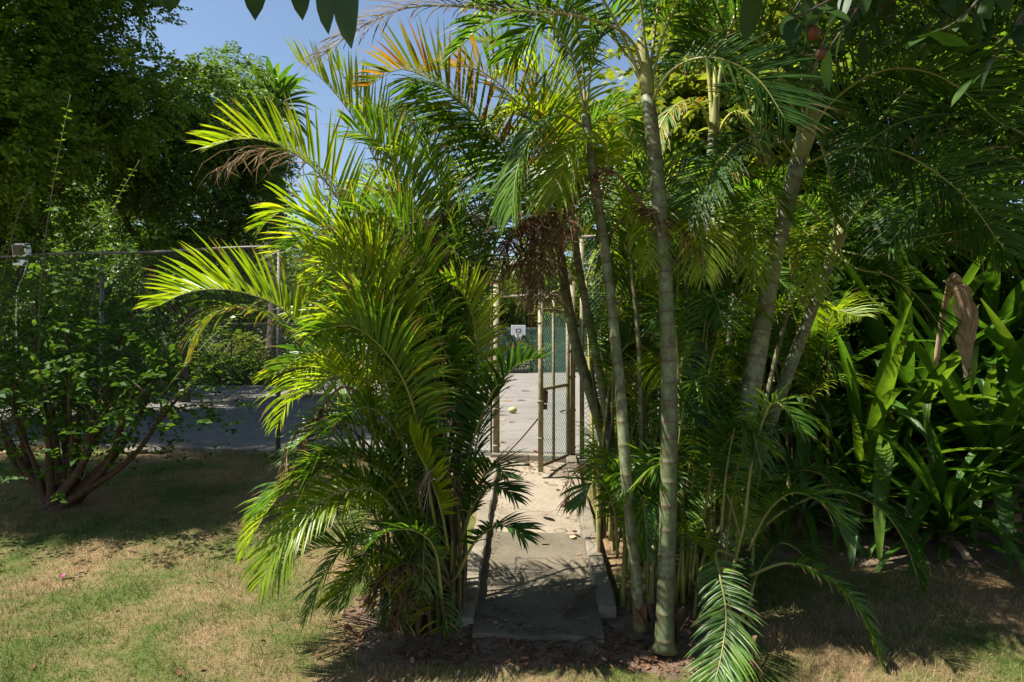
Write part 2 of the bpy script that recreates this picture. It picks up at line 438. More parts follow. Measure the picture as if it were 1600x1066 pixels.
# soil where the palms stand
def blob(name, cx, cy, rx, ry, dz, mat, label, seed, n=72, rings=14):
    rr = random.Random(seed); ph = [rr.uniform(0, 6.28) for _ in range(4)]
    v, f = [(cx, cy, gz(cx, cy) + dz)], []
    for k in range(1, rings + 1):
        for i in range(n):
            a_ = 2 * math.pi * i / n
            q = 1 + .14 * math.sin(3 * a_ + ph[0]) + .09 * math.sin(5 * a_ + ph[1]) + .06 * math.sin(11 * a_ + ph[2]) + .04 * math.sin(19 * a_ + ph[3])
            t_ = k / rings
            x, y = cx + rx * q * t_ * math.cos(a_), cy + ry * q * t_ * math.sin(a_)
            mound = .02 * max(0, math.sin(9 * x) * math.sin(8 * y)) * (1 - t_)
            v.append((x, y, gz(x, y) + (dz * (1 - t_ ** 4) + .004) + mound - (.012 if k == rings else 0)))
    for i in range(n): f.append((0, 1 + i, 1 + (i + 1) % n))
    for k in range(rings - 1):
        for i in range(n):
            q = 1 + k * n; f.append((q + i, q + n + i, q + n + (i + 1) % n, q + (i + 1) % n))
    return obj(name, mesh(name, v, f, mat), kind='structure', label=label)
SOILS = [(-.60, 4.85, .62, .58), (1.0, 4.72, .62, .52), (.2, 4.42, .95, .17)]
blob('soil_bed', *SOILS[0], .012, M['soil'], 'bare brown soil round the palm clump left of the path', 1)
blob('soil_bed', *SOILS[1], .014, M['soil'], 'bare brown soil round the palm trunks right of the path', 2)
blob('soil_bed', *SOILS[2], .008, M['soil'], 'brown soil strip in front of the path end', 3)
SOILS.append((4.0, 6.6, 2.2, 1.0))
blob('soil_bed', *SOILS[3], .012, M['soil'], 'littered soil under the strap leaved plants', 4)

# ------------------------------------------------------------------ fence, gate
def chain_link(p0, p1, z0, z1, mat, name, parent, sp=.062, r=.002, kind='stuff', zig=True):
    """two sets of diagonal wires, three sided, clipped to the panel"""
    p0, p1 = Vector(p0), Vector(p1); L = (p1 - p0).length; ax = (p1 - p0).normalized(); h = z1 - z0
    nrm = Vector((-ax.y, ax.x, 0))
    V, F = [], []; n = 0
    for sgn in (1, -1):
        u = -h
        while u < L + h:
            a_, b_ = (u, z0), (u + sgn * h, z1)
            lo, hi = 0.0, 1.0
            du = b_[0] - a_[0]
            t0, t1 = sorted(((0 - a_[0]) / du, (L - a_[0]) / du)); lo, hi = max(lo, t0), min(hi, t1)
            if hi - lo > .01:
                q = [p0 + ax * (a_[0] + du * t_) + Vector((0, 0, z0 + h * t_)) + nrm * (.0018 * sgn) for t_ in (lo, hi)]
                dr = (q[1] - q[0]).normalized(); s_ = dr.cross(nrm).normalized()
                for c_ in q:
                    for k in range(3):
                        an = 2.094 * k; V.append(c_ + (nrm * math.cos(an) + s_ * math.sin(an)) * r)
                for k in range(3):
                    k2 = (k + 1) % 3; F.append((n + k, n + k2, n + 3 + k2, n + 3 + k))
                n += 6
            u += sp
    return obj(name, mesh(name, [tuple(v) for v in V], np.array(F), mat, smooth=False), parent, kind=kind)

def pipe(name, pts, r, mat, parent, n=10, **k):
    return MB().tube(pts, r, n).build(name, mat, parent, **k)

FH = 2.85
def up(p, z): return Vector((p.x, p.y, z))
fl = thing('chain_link_fence', (0, 0, 0), 'tall chain link fence with galvanised top rail left of the palm clump', 'fence')
posts_u = [.12, 3.0, 6.0, 9.0, 12.0]
for u in (3.15, 6.05, 9.2, 12.2):
    p = fline(u); pipe('post', [up(p, -.2), up(p, FH - .03)], .032, M['galv'], fl)
pr_ = [up(fline(u), FH + .012 * math.sin(u * 2.1)) for u in np.linspace(.1, 13, 40)]
pipe('top_rail', pr_, .021, M['galv'], fl)
pipe('bottom_wire', [up(fline(u), .04) for u in (.1, 13)], .003, M['linkgrey'], fl, 5)
chain_link(up(fline(.1), 0) + off * .03, up(fline(13), 0) + off * .03, .03, FH - .02, M['linkgrey'], 'wire_mesh', fl)
frt = thing('chain_link_fence', (0, 0, 0), 'green chain link fence behind the palm trunks right of the gate', 'fence')
for u in (-1.12, -3.6, -6.2, -8.8):
    p = fline(u); pipe('post', [up(p, -.2), up(p, FH - .03)], .03, M['gatepaint'] if u > -2 else M['galv'], frt)
pipe('top_rail', [up(fline(u), FH) for u in np.linspace(-1.12, -9, 20)], .021, M['rustpipe'], frt)
chain_link(up(fline(-1.12), 0) + off * .03, up(fline(-9), 0) + off * .03, .03, FH - .02, M['linkgreen'], 'wire_mesh', frt, r=.0022)
# far fences round the court
for (q0, q1, lab, gh) in (((-9, 46), (13, 46), 'green chain link fence at the far end of the court behind the hoop', 3.0),
                      ((-18, 29.2), (-9, 29.2), 'far chain link fence with dark posts left of the palm clump', 2.6)):
    ff_ = thing('chain_link_fence', (0, 0, 0), lab, 'fence')
    n_ = int((q1[0] - q0[0]) / 2.75)
    for i in range(n_ + 1):
        x = q0[0] + (q1[0] - q0[0]) * i / n_
        pipe('post', [(x, q0[1], -.1), (x, q0[1], gh)], .035, M['galv'] if gh > 2.8 else M['rustpipe'], ff_, 8)
    pipe('top_rail', [(q0[0], q0[1], gh), (q1[0], q1[1], gh)], .025, M['galv'], ff_, 8)
    chain_link((q0[0], q0[1] - .04, 0), (q1[0], q1[1] - .04, 0), .03, gh - .02, M['linkgreen'] if gh > 2.8 else M['linkgrey'], 'wire_mesh', ff_, sp=.11, r=.0062 if gh > 2.8 else .003)

# gateway: two posts, cross bar and arch
HP = Vector((0.775, 8.80, 0)); LP = Vector((-.205, 8.98, 0))
gw = thing('gateway', (0, 0, 0), 'arched pipe gateway of faded paint over the end of the path', 'gateway')
def ringed_post(name, p, z0, z1, r, parent, mat):
    mb = MB().tube([up(p, z0), up(p, z1)], r, 12)
    z = z0 + .25
    while z < z1 - .1:
        mb.tube([up(p, z), up(p, z + .02)], r * 1.22, 12); z += .42 + .1 * math.sin(z * 5)
    return mb.build(name, mat, parent)
ringed_post('post', LP, -.12, 2.30, .042, gw, M['gatepaint'])
ringed_post('post', HP, -.12, 2.30, .040, gw, M['gatepaint'])
mid = (LP + HP) / 2
pipe('arch', spline([up(LP, 2.27), up(LP + (HP - LP) * .14, 2.46), up(LP + (HP - LP) * .5, 2.57), up(LP + (HP - LP) * .86, 2.46), up(HP, 2.27)], 24), .055, M['gatepaint'], gw, 12)
pipe('cross_bar', [up(LP, 2.10), up(HP, 2.10)], .022, M['gatepaint'], gw)
# thin stile and wire edge beside the left post
pipe('stile', [up(LP + FD * .07, 0), up(LP + FD * .07, 2.3)], .012, M['rust'], gw, 8)
# sill
MB().box((.28, 8.84, .0), (1.12, .16, .10), np.array([[.983, .185, 0], [-.185, .983, 0], [0, 0, 1]])).build('sill', M['kerb'], gw, smooth=False, bevel=.012)

gate = thing('gate', up(HP, 0), 'open chain link gate leaf with rusty latch at the path end', 'gate')
GH = HP + Vector((-.06, -.06, 0)); GF = Vector((.335, 7.98, 0))
gdir = (GF - GH)
def gp(s_, z): return up(GH + gdir * s_, z) - up(HP, 0)
mbx = MB().tube([gp(0, .03), gp(0, 2.02)], .026, 12); mbx.build('hinge_stile', M['gatepaint'], gate)
fs = MB().tube([gp(1, -.03), gp(1, 2.10)], .031, 12)
for z in (.35, .78, 1.3, 1.7): fs.tube([gp(1, z), gp(1, z + .02)], .037, 12)
fs.build('free_stile', M['gatepaint'], gate)
pipe('middle_stile', [gp(.55, .05), gp(.55, 2.0)], .019, M['gatepaint'], gate)
pipe('top_bar', spline([gp(0, 1.86), gp(.5, 1.88), gp(1, 1.86)], 10), .02, M['gatepaint'], gate)
pipe('arched_bar', spline([gp(0, 1.9), gp(.3, 2.08), gp(.55, 2.1), gp(.8, 2.0), gp(1, 1.95)], 14), .017, M['gatepaint'], gate)
pipe('middle_bar', [gp(0, .95), gp(1, .93)], .021, M['gatepaint'], gate)
pipe('bottom_bar', [gp(0, .05), gp(1, .04)], .021, M['rust'], gate)
a_, b_ = GH - HP, GF - HP
chain_link((a_.x, a_.y, 0), (b_.x, b_.y, 0), .06, 1.86, M['linkgreen'], 'wire_mesh', gate, sp=.06, r=.0023)
lt = MB().box(tuple(gp(.90, .84)), (.10, .03, .15)).build('latch', M['rust'], gate, smooth=False, bevel=.004)
pl = MB().box(tuple(gp(.86, .72) + Vector((0, -.02, 0))), (.055, .025, .06)); pl.tube(spline([gp(.86, .74) + Vector((-.018, -.02, 0)), gp(.86, .80) + Vector((0, -.02, 0)), gp(.86, .74) + Vector((.018, -.02, 0))], 8), .005, 6)
pl.build('padlock', M['rust'], lt, smooth=False)
for z in (.3, 1.7): MB().tube([gp(.0, z), gp(-.06, z)], .014, 8).build('hinge', M['rust'], gate)
MB().tube(spline([P(793, 708, 8.75), P(815, 685, 8.55), P(846, 648, 8.02)], 8), .010, 8).build('leaning_rod', M['rust'],
    label='thin rusty rod leaning from the gate foot to the free stile', cat='rod')

# ------------------------------------------------------------------ basketball stand on the far court
D_ = 45.0; sc_ = D_ / FPX
bx = P(810, 583, D_).x
bs = thing('basketball_stand', (bx, D_, 0), 'portable basketball hoop with white backboard at the far end of the court', 'hoop')
MB().box((0, .15, .16), (1.35, .95, .28)).build('base', M['black'], bs, smooth=False, bevel=.08)
MB().tube([(0, .2, .2), (0, .25, 1.7), (0, .05, 2.6)], .05, 10).build('pole', M['black'], bs)
bb = MB().box((0, 0, 2.83), (.95, .05, .66)).build('backboard', M['white'], bs, smooth=False, bevel=.015)
MB().box((0, -.031, 2.80), (.34, .01, .24)).build('target_square', M['black'], bb, smooth=False)
MB().box((0, -.033, 2.80), (.22, .012, .12)).build('target_inner', M['white'], bb, smooth=False)
th = np.linspace(0, 2 * math.pi, 25)
MB().tube([(.22 * math.cos(q), -.29 + .22 * math.sin(q), 2.55) for q in th], .012, 6, cap=False).box((0, -.05, 2.55), (.12, .06, .03)).build('rim', M['rust'], bs)
nt = MB()
for i in range(10):
    q = i * .628
    for s_ in (1, -1):
        nt.tube([(.22 * math.cos(q), -.29 + .22 * math.sin(q), 2.55), (.13 * math.cos(q + s_ * .6), -.29 + .13 * math.sin(q + s_ * .6), 2.15)], .006, 4)
nt.build('net', M['white'], bs)

# ------------------------------------------------------------------ floodlight on the fence
fp = P(33, 395, 10.35)
fo = thing('floodlight', fp, 'white floodlight with dark glass fixed to the fence top at the left edge', 'floodlight')
rx = np.array(Matrix.Rotation(R(-12), 3, 'Z') @ Matrix.Rotation(R(8), 3, 'X'))
hb = MB().box((0, 0, .04), (.25, .09, .20), rx).build('housing', M['white'], fo, smooth=False, bevel=.012)
MB().box(tuple(rx @ np.array((-.005, -.046, 0)) + np.array((0, 0, .04))), (.205, .006, .155), rx).build('glass', M['glass'], hb, smooth=False)
for k in range(5): MB().box(tuple(rx @ np.array((-.09 + .045 * k, .06, 0)) + np.array((0, 0, .04))), (.006, .04, .16), rx).build('fin', M['white'], hb, smooth=False)
MB().tube([(0, .02, -.07), (0, .02, -.12)], .02, 8).build('bracket', M['galv'], fo)
MB().box((-.01, .0, -.155), (.19, .08, .085)).build('sensor_box', M['white'], fo, smooth=False, bevel=.01)
MB().tube(spline([(.08, 0, -.19), (.04, .0, -.35), (-.03, -.02, -.55), (-.08, .02, -.9), (-.09, .05, -1.5)], 20), .008, 6).build('cable', M['white'], fo)

# ------------------------------------------------------------------ palm fronds
def frond_mesh(pts, L=.42, n=46, t0=.18, wid=.021, v=28, roll=0, a0=74, a1=36, droop=.35, jit=.08, S_=None, rng=None, curl=0.0, miss=0.0, split=0):
    """leaflets of one frond along a curved rachis; returns leaflet arrays and the rachis line"""
    rng = rng or RNG
    n = int(n * 1.3)
    c = spline(pts, 60)
    T = np.gradient(c, axis=0); T /= np.linalg.norm(T, axis=1)[:, None]
    out = c[-1] - c[0]; out[2] = 0
    if S_ is None:
        if np.linalg.norm(out) < .15: out = np.array([1.0, -.3, 0])
        S_ = np.cross(out, [0, 0, 1.0])
    S_ = S_ / np.linalg.norm(S_)
    ts = np.linspace(t0, 1, n) ** .95
    V, F = [], []; k0 = 0
    rows = 5
    for side in (-1, 1):
        for i, t_ in enumerate(ts):
            if miss and rng.random() < miss: continue
            t_ = min(1, max(0, t_ + rng.normal(0, .004)))
            x = t_ * 59; j = int(min(58, x)); fr = x - j
            p = c[j] * (1 - fr) + c[j + 1] * fr; tt = T[j] * (1 - fr) + T[j + 1] * fr; tt /= np.linalg.norm(tt)
            s = S_ - tt * (S_ @ tt); s /= np.linalg.norm(s) + 1e-9
            nn = np.cross(s, tt)
            rl = R(roll); s, nn = s * math.cos(rl) + nn * math.sin(rl), nn * math.cos(rl) - s * math.sin(rl)
            u = (t_ - t0) / (1 - t0)
            ln = L * (.50 + 1.1 * u - .2 * u * u if u < .3 else .812 + .188 * math.sin((u - .3) / .4 * math.pi / 2) if u < .7 else 1.0 - .62 * ((u - .7) / .3) ** 1.3)
            ln *= 1 + rng.normal(0, jit)
            an = R(a0 + (a1 - a0) * u + rng.normal(0, 5)); va = R(v + rng.normal(0, 6))
            d = math.cos(an) * tt + math.sin(an) * (side * s * math.cos(va) + nn * math.sin(va))
            d /= np.linalg.norm(d)
            wv = tt - d * (tt @ d); wv /= np.linalg.norm(wv) + 1e-9
            q = p.copy(); dd = d.copy()
            g = droop * (1 + rng.normal(0, .25))
            cu = curl * rng.normal(0, 1)
            prof = (.35, 1.0, .95, .62, .03)
            for r_ in range(rows):
                h = wid * .5 * prof[r_] * (.6 + .4 * min(1, ln / L + .2))
                nl = np.cross(dd, wv)
                V += [q - wv * h, q + nl * h * .42, q + wv * h]
                dd = dd + np.array([0, 0, -1.0]) * g * (.12 + .20 * r_) + wv * cu * .3
                dd /= np.linalg.norm(dd)
                wv = wv - dd * (wv @ dd); wv /= np.linalg.norm(wv) + 1e-9
                q = q + dd * ln / (rows - 1)
            for r_ in range(rows - 1):
                b_ = k0 + r_ * 3
                F += [(b_, b_ + 1, b_ + 4, b_ + 3), (b_ + 1, b_ + 2, b_ + 5, b_ + 4)]
            k0 += rows * 3
    return np.array(V), np.array(F), c, np.tile(np.repeat(np.linspace(0, 1, rows), 3), len(V) // (rows * 3))

ORI = {}
def frond(parent, pts, kind='frond', rach='rachis', r0=.012, label=None, **k):
    """one frond: leaflets as the part, its rachis as the sub-part; pts are world points"""
    o0 = np.array(parent.matrix_world.translation) if False else np.array(parent.location)
    pts = [np.array(tuple(p)) - o0 for p in pts]
    if kind in ('frond_dry', 'frond_brown'):
        k = dict(dict(droop=1.1, jit=.3, curl=1.2, wid=.011, miss=.2, v=0), **k); rach = 'rachis_dry'
    V, F, c, tp = frond_mesh(pts, **k)
    o = obj('frond', mesh('frond', V, F, M[kind], attrs={'tip': tp}), parent, label=label)
    rr = np.linspace(r0, .0025, 24)
    MB().tube(spline(c, 24), rr, 6).build('rachis', M[rach], o)
    return o

def arch_pts(b, az, reach, rise, drop):
    """control points of an arching frond from base b; az measured from +X"""
    h = np.array([math.cos(az), math.sin(az), 0]); b = np.array(tuple(b)); z = np.array([0, 0, 1.0])
    return [b, b + h * reach * .16 + z * rise * .55, b + h * reach * .48 + z * rise, b + h * reach * .8 + z * (rise - drop * .35), b + h * reach + z * (rise - drop)]

def px_pts(l): return [P(*q) for q in l]

def trunk(parent, pts, r0, r1, node=.13, mat='trunk', name='trunk', rough=0):
    """ringed stem: swollen leaf scars at uneven spacing"""
    o0 = np.array(parent.location)
    c = spline([np.array(tuple(p)) - o0 for p in pts], 120)
    s = np.concatenate([[0], np.cumsum(np.linalg.norm(np.diff(c, axis=0), axis=1))]); Ltot = s[-1]
    us, ra, rg = [0], [r0 * 1.55], [.4]
    u = .07
    while u < Ltot - .03:
        f = u / Ltot; r = r0 + (r1 - r0) * f + (.40 * r0 * math.exp(-u / .09))
        for du, k_, g in ((-.03, 1.0, 0), (-.009, 1.025, .25), (0, 1.065, 1.0), (.006, 1.05, 1.0), (.013, .985, .3), (.035, .99, 0)):
            us.append(u + du); ra.append(r * k_); rg.append(g * random.uniform(.7, 1))
        u += node * random.uniform(.75, 1.25) * (1.15 - .4 * f)
    us.append(Ltot); ra.append(r1); rg.append(0)
    o_ = np.argsort(us); us = np.array(us)[o_]; ra = np.array(ra)[o_]; rg = np.array(rg)[o_]
    p = np.stack([np.interp(us, s, c[:, k]) for k in range(3)], 1)
    v, fc = tube(p, ra, 14, True)                                # scars run a little askew, the stem is not quite round
    v = v.reshape(-1, 14, 3); an = np.arange(14) * 2 * np.pi / 14
    for i in range(1, len(p) - 1):
        k_ = (i - 1) // 6; ph = k_ * 2.3; v[i, :, 2] += .006 * (.4 + .6 * math.sin(k_ * 5.1)) * np.cos(an + ph)
        v[i] = p[i] + (v[i] - p[i]) * (1 + .035 * np.cos(2 * an + us[i] * 3) + .02 * np.cos(3 * an + us[i] * 7))[:, None]
    return MB().add(v.reshape(-1, 3), fc, np.repeat(rg, 14)).build(name, M[mat], parent)

# ---- the bushy clump left of the path
CB = Vector((-.62, 4.85, gz(-.62, 4.85)))
clump = thing('areca_palm_clump', CB, 'bushy yellow green palm clump left of the path, fronds arching to the left', 'palm')
def cane(parent, a, b, r=.014, mat='cane'):
    o0 = Vector(parent.location)
    a, b = Vector(a), Vector(b); m_ = a.lerp(b, .5) + Vector((random.uniform(-.03, .03), random.uniform(-.03, .03), 0)) + Vector(((a - b).x * .12, (a - b).y * .12, 0))
    MB().tube(spline([a - o0, m_ - o0, b - o0], 10), np.linspace(r * 1.3, r * .75, 10), 7).build('stem', M[mat], parent)
def clump_base():
    q = random.uniform(0, 6.28); w = random.uniform(.05, .30)
    x, y = CB.x + math.cos(q) * w * 1.1, CB.y + math.sin(q) * w * .8
    return Vector((x, y, gz(x, y) - .02))
# (pixel x, pixel y, depth) along each named frond, from its foot to its tip
LF = [
 # big left arches
 (dict(kind='frond_bright', L=.44, v=46, roll=-12, n=60, t0=.24, droop=.18), [(640,800,4.75),(560,640,4.6),(500,545,4.5),(440,482,4.45),(370,455,4.4),(300,455,4.35),(252,476,4.32)]),
 (dict(kind='frond_yellow', L=.36, v=5, n=30, t0=.5, droop=.5), [(600,780,4.9),(520,600,4.75),(440,500,4.65),(370,480,4.6),(320,500,4.55),(298,545,4.52)]),
 (dict(kind='frond_bright', L=.46, v=40, roll=-22, n=62, t0=.2, droop=.15), [(690,760,4.85),(640,560,4.75),(575,400,4.65),(510,285,4.55),(440,228,4.5),(380,216,4.45),(332,228,4.4)]),
 (dict(kind='frond_bright', L=.36, v=35, roll=-20, n=52, t0=.22, droop=.3), [(660,760,4.7),(620,580,4.6),(560,430,4.5),(500,345,4.45),(450,325,4.4),(412,352,4.35)]),
 (dict(kind='frond_bright', L=.48, v=36, roll=-15, n=58, t0=.2, droop=.08), [(680,700,5.0),(650,480,5.05),(610,310,5.1),(555,190,5.1),(505,125,5.1),(468,96,5.1)]),
 (dict(kind='frond_bright', L=.44, v=30, roll=-30, n=52, t0=.25, droop=.2), [(700,700,5.2),(650,420,5.3),(610,250,5.35),(560,150,5.35),(520,100,5.3)]),
 (dict(kind='frond', L=.5, v=25, roll=-35, n=56, t0=.2, droop=.3), [(700,720,4.9),(680,480,4.95),(650,320,5.0),(600,230,4.9),(545,200,4.8)]),
 (dict(kind='frond', L=.5, v=20, n=50, t0=.2, droop=.5), [(710,720,5.1),(700,480,5.15),(690,330,5.2),(660,230,5.2),(620,190,5.2)]),
 (dict(kind='frond', L=.46, v=25, n=46, t0=.2, droop=.4), [(700,760,4.7),(690,560,4.65),(660,420,4.55),(600,340,4.45),(540,330,4.4)]),
 (dict(kind='frond_bright', L=.42, v=35, roll=-25, n=54, t0=.2, droop=.25), [(660,800,4.6),(610,620,4.5),(570,500,4.42),(520,420,4.35),(470,390,4.3)]),
 (dict(kind='frond_bright', L=.40, v=35, roll=-15, n=52, t0=.3, droop=.3), [(690,800,4.55),(650,600,4.45),(610,470,4.4),(560,400,4.35),(510,390,4.3)]),
 (dict(kind='frond', L=.42, v=25, roll=-25, n=54, t0=.2, droop=.4), [(680,820,4.5),(650,650,4.4),(610,560,4.3),(550,510,4.25),(490,520,4.2)]),
 # middle
 (dict(kind='frond_bright', L=.33, v=30, n=36, t0=.3, droop=.45), [(620,720,4.7),(585,640,4.6),(545,590,4.55),(480,572,4.5),(418,590,4.45)]),
 (dict(kind='frond_bright', L=.30, v=35, n=40, t0=.28, droop=.1, roll=25), [(700,860,4.5),(690,800,4.45),(670,740,4.4),(650,700,4.36),(640,672,4.32)]),
 (dict(kind='frond_bright', L=.30, v=40, n=36, t0=.3, droop=.15), [(735,700,4.75),(745,580,4.7),(740,500,4.65),(720,455,4.6),(695,440,4.55)]),
 (dict(kind='frond', L=.34, v=25, n=40, t0=.25, droop=.3), [(720,760,4.7),(720,640,4.65),(700,560,4.6),(660,510,4.5),(620,500,4.45)]),
 (dict(kind='frond', L=.40, v=25, n=44, t0=.2, droop=.3), [(730,800,4.9),(740,640,4.9),(745,540,4.95),(735,460,5.0),(720,400,5.0)]),
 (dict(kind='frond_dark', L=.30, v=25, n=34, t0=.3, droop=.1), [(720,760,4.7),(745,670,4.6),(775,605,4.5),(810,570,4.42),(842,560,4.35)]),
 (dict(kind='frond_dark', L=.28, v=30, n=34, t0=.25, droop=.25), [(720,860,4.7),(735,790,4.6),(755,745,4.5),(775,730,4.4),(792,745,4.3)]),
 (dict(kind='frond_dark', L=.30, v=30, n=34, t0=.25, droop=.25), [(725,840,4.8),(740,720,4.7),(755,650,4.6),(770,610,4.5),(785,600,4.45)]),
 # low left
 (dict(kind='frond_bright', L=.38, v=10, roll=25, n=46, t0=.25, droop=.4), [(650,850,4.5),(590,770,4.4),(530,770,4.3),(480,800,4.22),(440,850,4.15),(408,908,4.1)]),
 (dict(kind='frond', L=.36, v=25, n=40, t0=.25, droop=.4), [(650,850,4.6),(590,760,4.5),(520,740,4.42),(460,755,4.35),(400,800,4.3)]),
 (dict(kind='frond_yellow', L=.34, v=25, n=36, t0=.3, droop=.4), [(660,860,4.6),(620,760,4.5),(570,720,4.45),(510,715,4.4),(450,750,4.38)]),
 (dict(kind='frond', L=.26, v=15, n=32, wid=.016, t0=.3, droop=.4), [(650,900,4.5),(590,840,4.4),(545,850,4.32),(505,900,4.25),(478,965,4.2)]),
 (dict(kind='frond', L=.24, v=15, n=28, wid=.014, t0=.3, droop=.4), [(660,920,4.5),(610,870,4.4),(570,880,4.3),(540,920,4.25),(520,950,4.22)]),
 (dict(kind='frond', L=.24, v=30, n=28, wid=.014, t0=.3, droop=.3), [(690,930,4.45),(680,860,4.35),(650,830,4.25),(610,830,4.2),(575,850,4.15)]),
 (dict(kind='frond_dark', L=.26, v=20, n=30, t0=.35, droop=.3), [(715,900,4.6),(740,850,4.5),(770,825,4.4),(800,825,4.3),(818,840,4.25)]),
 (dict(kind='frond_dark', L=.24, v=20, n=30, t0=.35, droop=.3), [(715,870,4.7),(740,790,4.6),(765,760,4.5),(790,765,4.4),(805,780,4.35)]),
 # over the gate
 (dict(kind='frond', L=.44, v=25, n=48, t0=.2, droop=.4, wid=.017), [(720,640,5.2),(735,430,5.3),(750,300,5.4),(735,220,5.4),(690,190,5.4)]),
 (dict(kind='frond', L=.44, v=25, n=48, t0=.2, droop=.45, wid=.017), [(725,640,5.3),(745,450,5.5),(780,330,5.6),(820,290,5.7),(860,310,5.8)]),
 (dict(kind='frond_bright', L=.42, v=25, n=48, t0=.2, droop=.4, wid=.018), [(700,640,5.0),(700,430,5.0),(690,300,5.0),(660,250,5.0),(610,240,5.0)]),
 (dict(kind='frond', L=.40, v=20, n=46, t0=.2, droop=.5, wid=.016), [(715,640,4.9),(715,450,4.9),(720,350,4.9),(745,300,4.95),(785,310,5.0)]),
 (dict(kind='frond_tan', L=.34, v=10, n=44, t0=.3, droop=.8, wid=.012), [(725,640,5.1),(735,480,5.1),(755,380,5.1),(785,340,5.1),(820,350,5.1)]),
 (dict(kind='frond_tan', L=.34, v=10, n=44, t0=.3, droop=.8, wid=.012), [(715,640,5.0),(700,470,5.0),(690,390,5.0),(710,340,5.0),(745,340,5.0)]),
 (dict(kind='frond_bright', L=.46, v=25, n=52, t0=.2, droop=.3, wid=.017), [(695,620,5.1),(680,430,5.15),(650,290,5.2),(600,200,5.2),(545,165,5.2)]),
 (dict(kind='frond', L=.46, v=25, n=52, t0=.2, droop=.35, wid=.016), [(705,620,5.3),(705,420,5.4),(690,280,5.5),(650,200,5.5),(595,175,5.5)]),
 (dict(kind='frond', L=.46, v=20, n=52, t0=.2, droop=.45, wid=.016), [(710,620,5.5),(725,420,5.6),(725,290,5.7),(700,215,5.7),(650,190,5.7)]),
 (dict(kind='frond_bright', L=.44, v=20, n=50, t0=.2, droop=.45, wid=.016), [(690,640,4.9),(665,450,4.9),(640,350,4.85),(600,300,4.8),(550,290,4.75)]),
 # dry ones
 (dict(kind='frond_dry', L=.30, n=40, t0=.3), [(640,780,4.6),(570,690,4.5),(510,650,4.45),(460,680,4.4),(436,740,4.36)]),
 (dict(kind='frond_brown', L=.16, n=40, t0=.45, wid=.012), [(570,620,4.5),(535,605,4.42),(500,640,4.36),(470,690,4.32)]),
 (dict(kind='frond_dry', L=.40, n=40, t0=.35), [(660,560,5.0),(590,380,4.9),(510,270,4.85),(420,232,4.85),(345,262,4.85)]),
 (dict(kind='frond_dry', L=.34, n=36, t0=.4), [(690,600,4.8),(640,420,4.75),(590,330,4.7),(540,300,4.66),(500,310,4.62)]),
 (dict(kind='frond_dry', L=.30, n=36, t0=.45), [(720,640,4.8),(710,480,4.75),(690,380,4.7),(655,345,4.66),(628,380,4.62)]),
 (dict(kind='frond_brown', L=.34, n=40, t0=.35), [(720,560,5.2),(735,470,5.2),(770,400,5.25),(810,350,5.3),(850,330,5.35)]),
 (dict(kind='frond_brown', L=.24, n=34, t0=.3), [(690,900,4.5),(640,880,4.4),(600,900,4.33),(570,940,4.3)]),
 (dict(kind='frond_dry', L=.24, n=30, t0=.35), [(720,860,4.6),(715,790,4.5),(700,740,4.42),(680,730,4.38),(665,760,4.36)]),
]
for k, l in LF:
    w = px_pts(l)
    cane(clump, clump_base(), w[0], random.uniform(.011, .017))
    frond(clump, w, **k)
for i in range(14):
    py = 330 + 41 * i + random.uniform(-12, 12); dx = random.uniform(-45, 45); up_ = random.uniform(-40, 30)
    w = px_pts([(668 + random.uniform(-25, 25), py + 190, 4.65), (628, py + 85, 4.55), (575 + dx * .4, py + 18 + up_ * .5, 4.42), (520 + dx * .8, py + up_, 4.32), (470 + dx, py + 35 + up_, 4.24)])
    cane(clump, clump_base(), w[0], random.uniform(.009, .014))
    frond(clump, w, kind=random.choice(['frond_bright', 'frond_bright', 'frond', 'frond']), L=random.uniform(.28, .36), n=46, t0=.2, v=random.uniform(28, 48), roll=random.uniform(-30, 15), droop=random.uniform(.12, .4), wid=random.uniform(.012, .016), miss=random.uniform(.1, .35), r0=.008)
# fill: fronds from inside the clump, thrown out to the left and towards the front, fewer to the back
for i in range(20):
    b = clump_base(); h = random.uniform(.25, 2.1); f_ = h / 2.1
    top = Vector((b.x * .9 + CB.x * .1 + random.uniform(-.14, .08) - .06 * f_, b.y + random.uniform(-.1, .2), b.z + h))
    cane(clump, b, top, random.uniform(.009, .016))
    left = random.random() < .74
    az = random.uniform(2.3, 4.3) if left else random.uniform(-1.9, 1.9)
    rc = random.uniform(.45, .95) if left else random.uniform(.18, .42)
    frond(clump, arch_pts(top, az, rc, random.uniform(.45, .9) * (1 if left else .9), random.uniform(.05, .5) if left else .1),
          kind=random.choice(['frond', 'frond_bright', 'frond_bright', 'frond']) if left else random.choice(['frond', 'frond_dark']),
          L=random.uniform(.28, .42), n=random.randint(32, 42), t0=.22, v=random.uniform(22, 45), droop=random.uniform(.15, .5), roll=random.uniform(-30, 25),
          wid=random.uniform(.012, .017), miss=random.uniform(0, .2), r0=.009)
for i in range(18):
    b = clump_base(); top = b + Vector((random.uniform(-.05, .05), random.uniform(-.08, .0), random.uniform(.25, .75)))
    az = random.uniform(2.4, 5.6)
    frond(clump, arch_pts(top, az, random.uniform(.2, .42), random.uniform(.05, .2), random.uniform(.15, .45)), kind=random.choice(['frond_dry', 'frond_brown', 'frond', 'frond_dark']),
          L=random.uniform(.16, .26), n=20, t0=.1, r0=.006, wid=.011, roll=random.uniform(-40, 40), droop=random.uniform(.5, 1.0))
for i in range(30):
    b = clump_base(); cane(clump, b, b + Vector((random.uniform(-.12, .14), random.uniform(-.1, .1), random.uniform(.5, 1.0))), random.uniform(.010, .018), random.choice(['cane', 'cane', 'rachis', 'husk']))

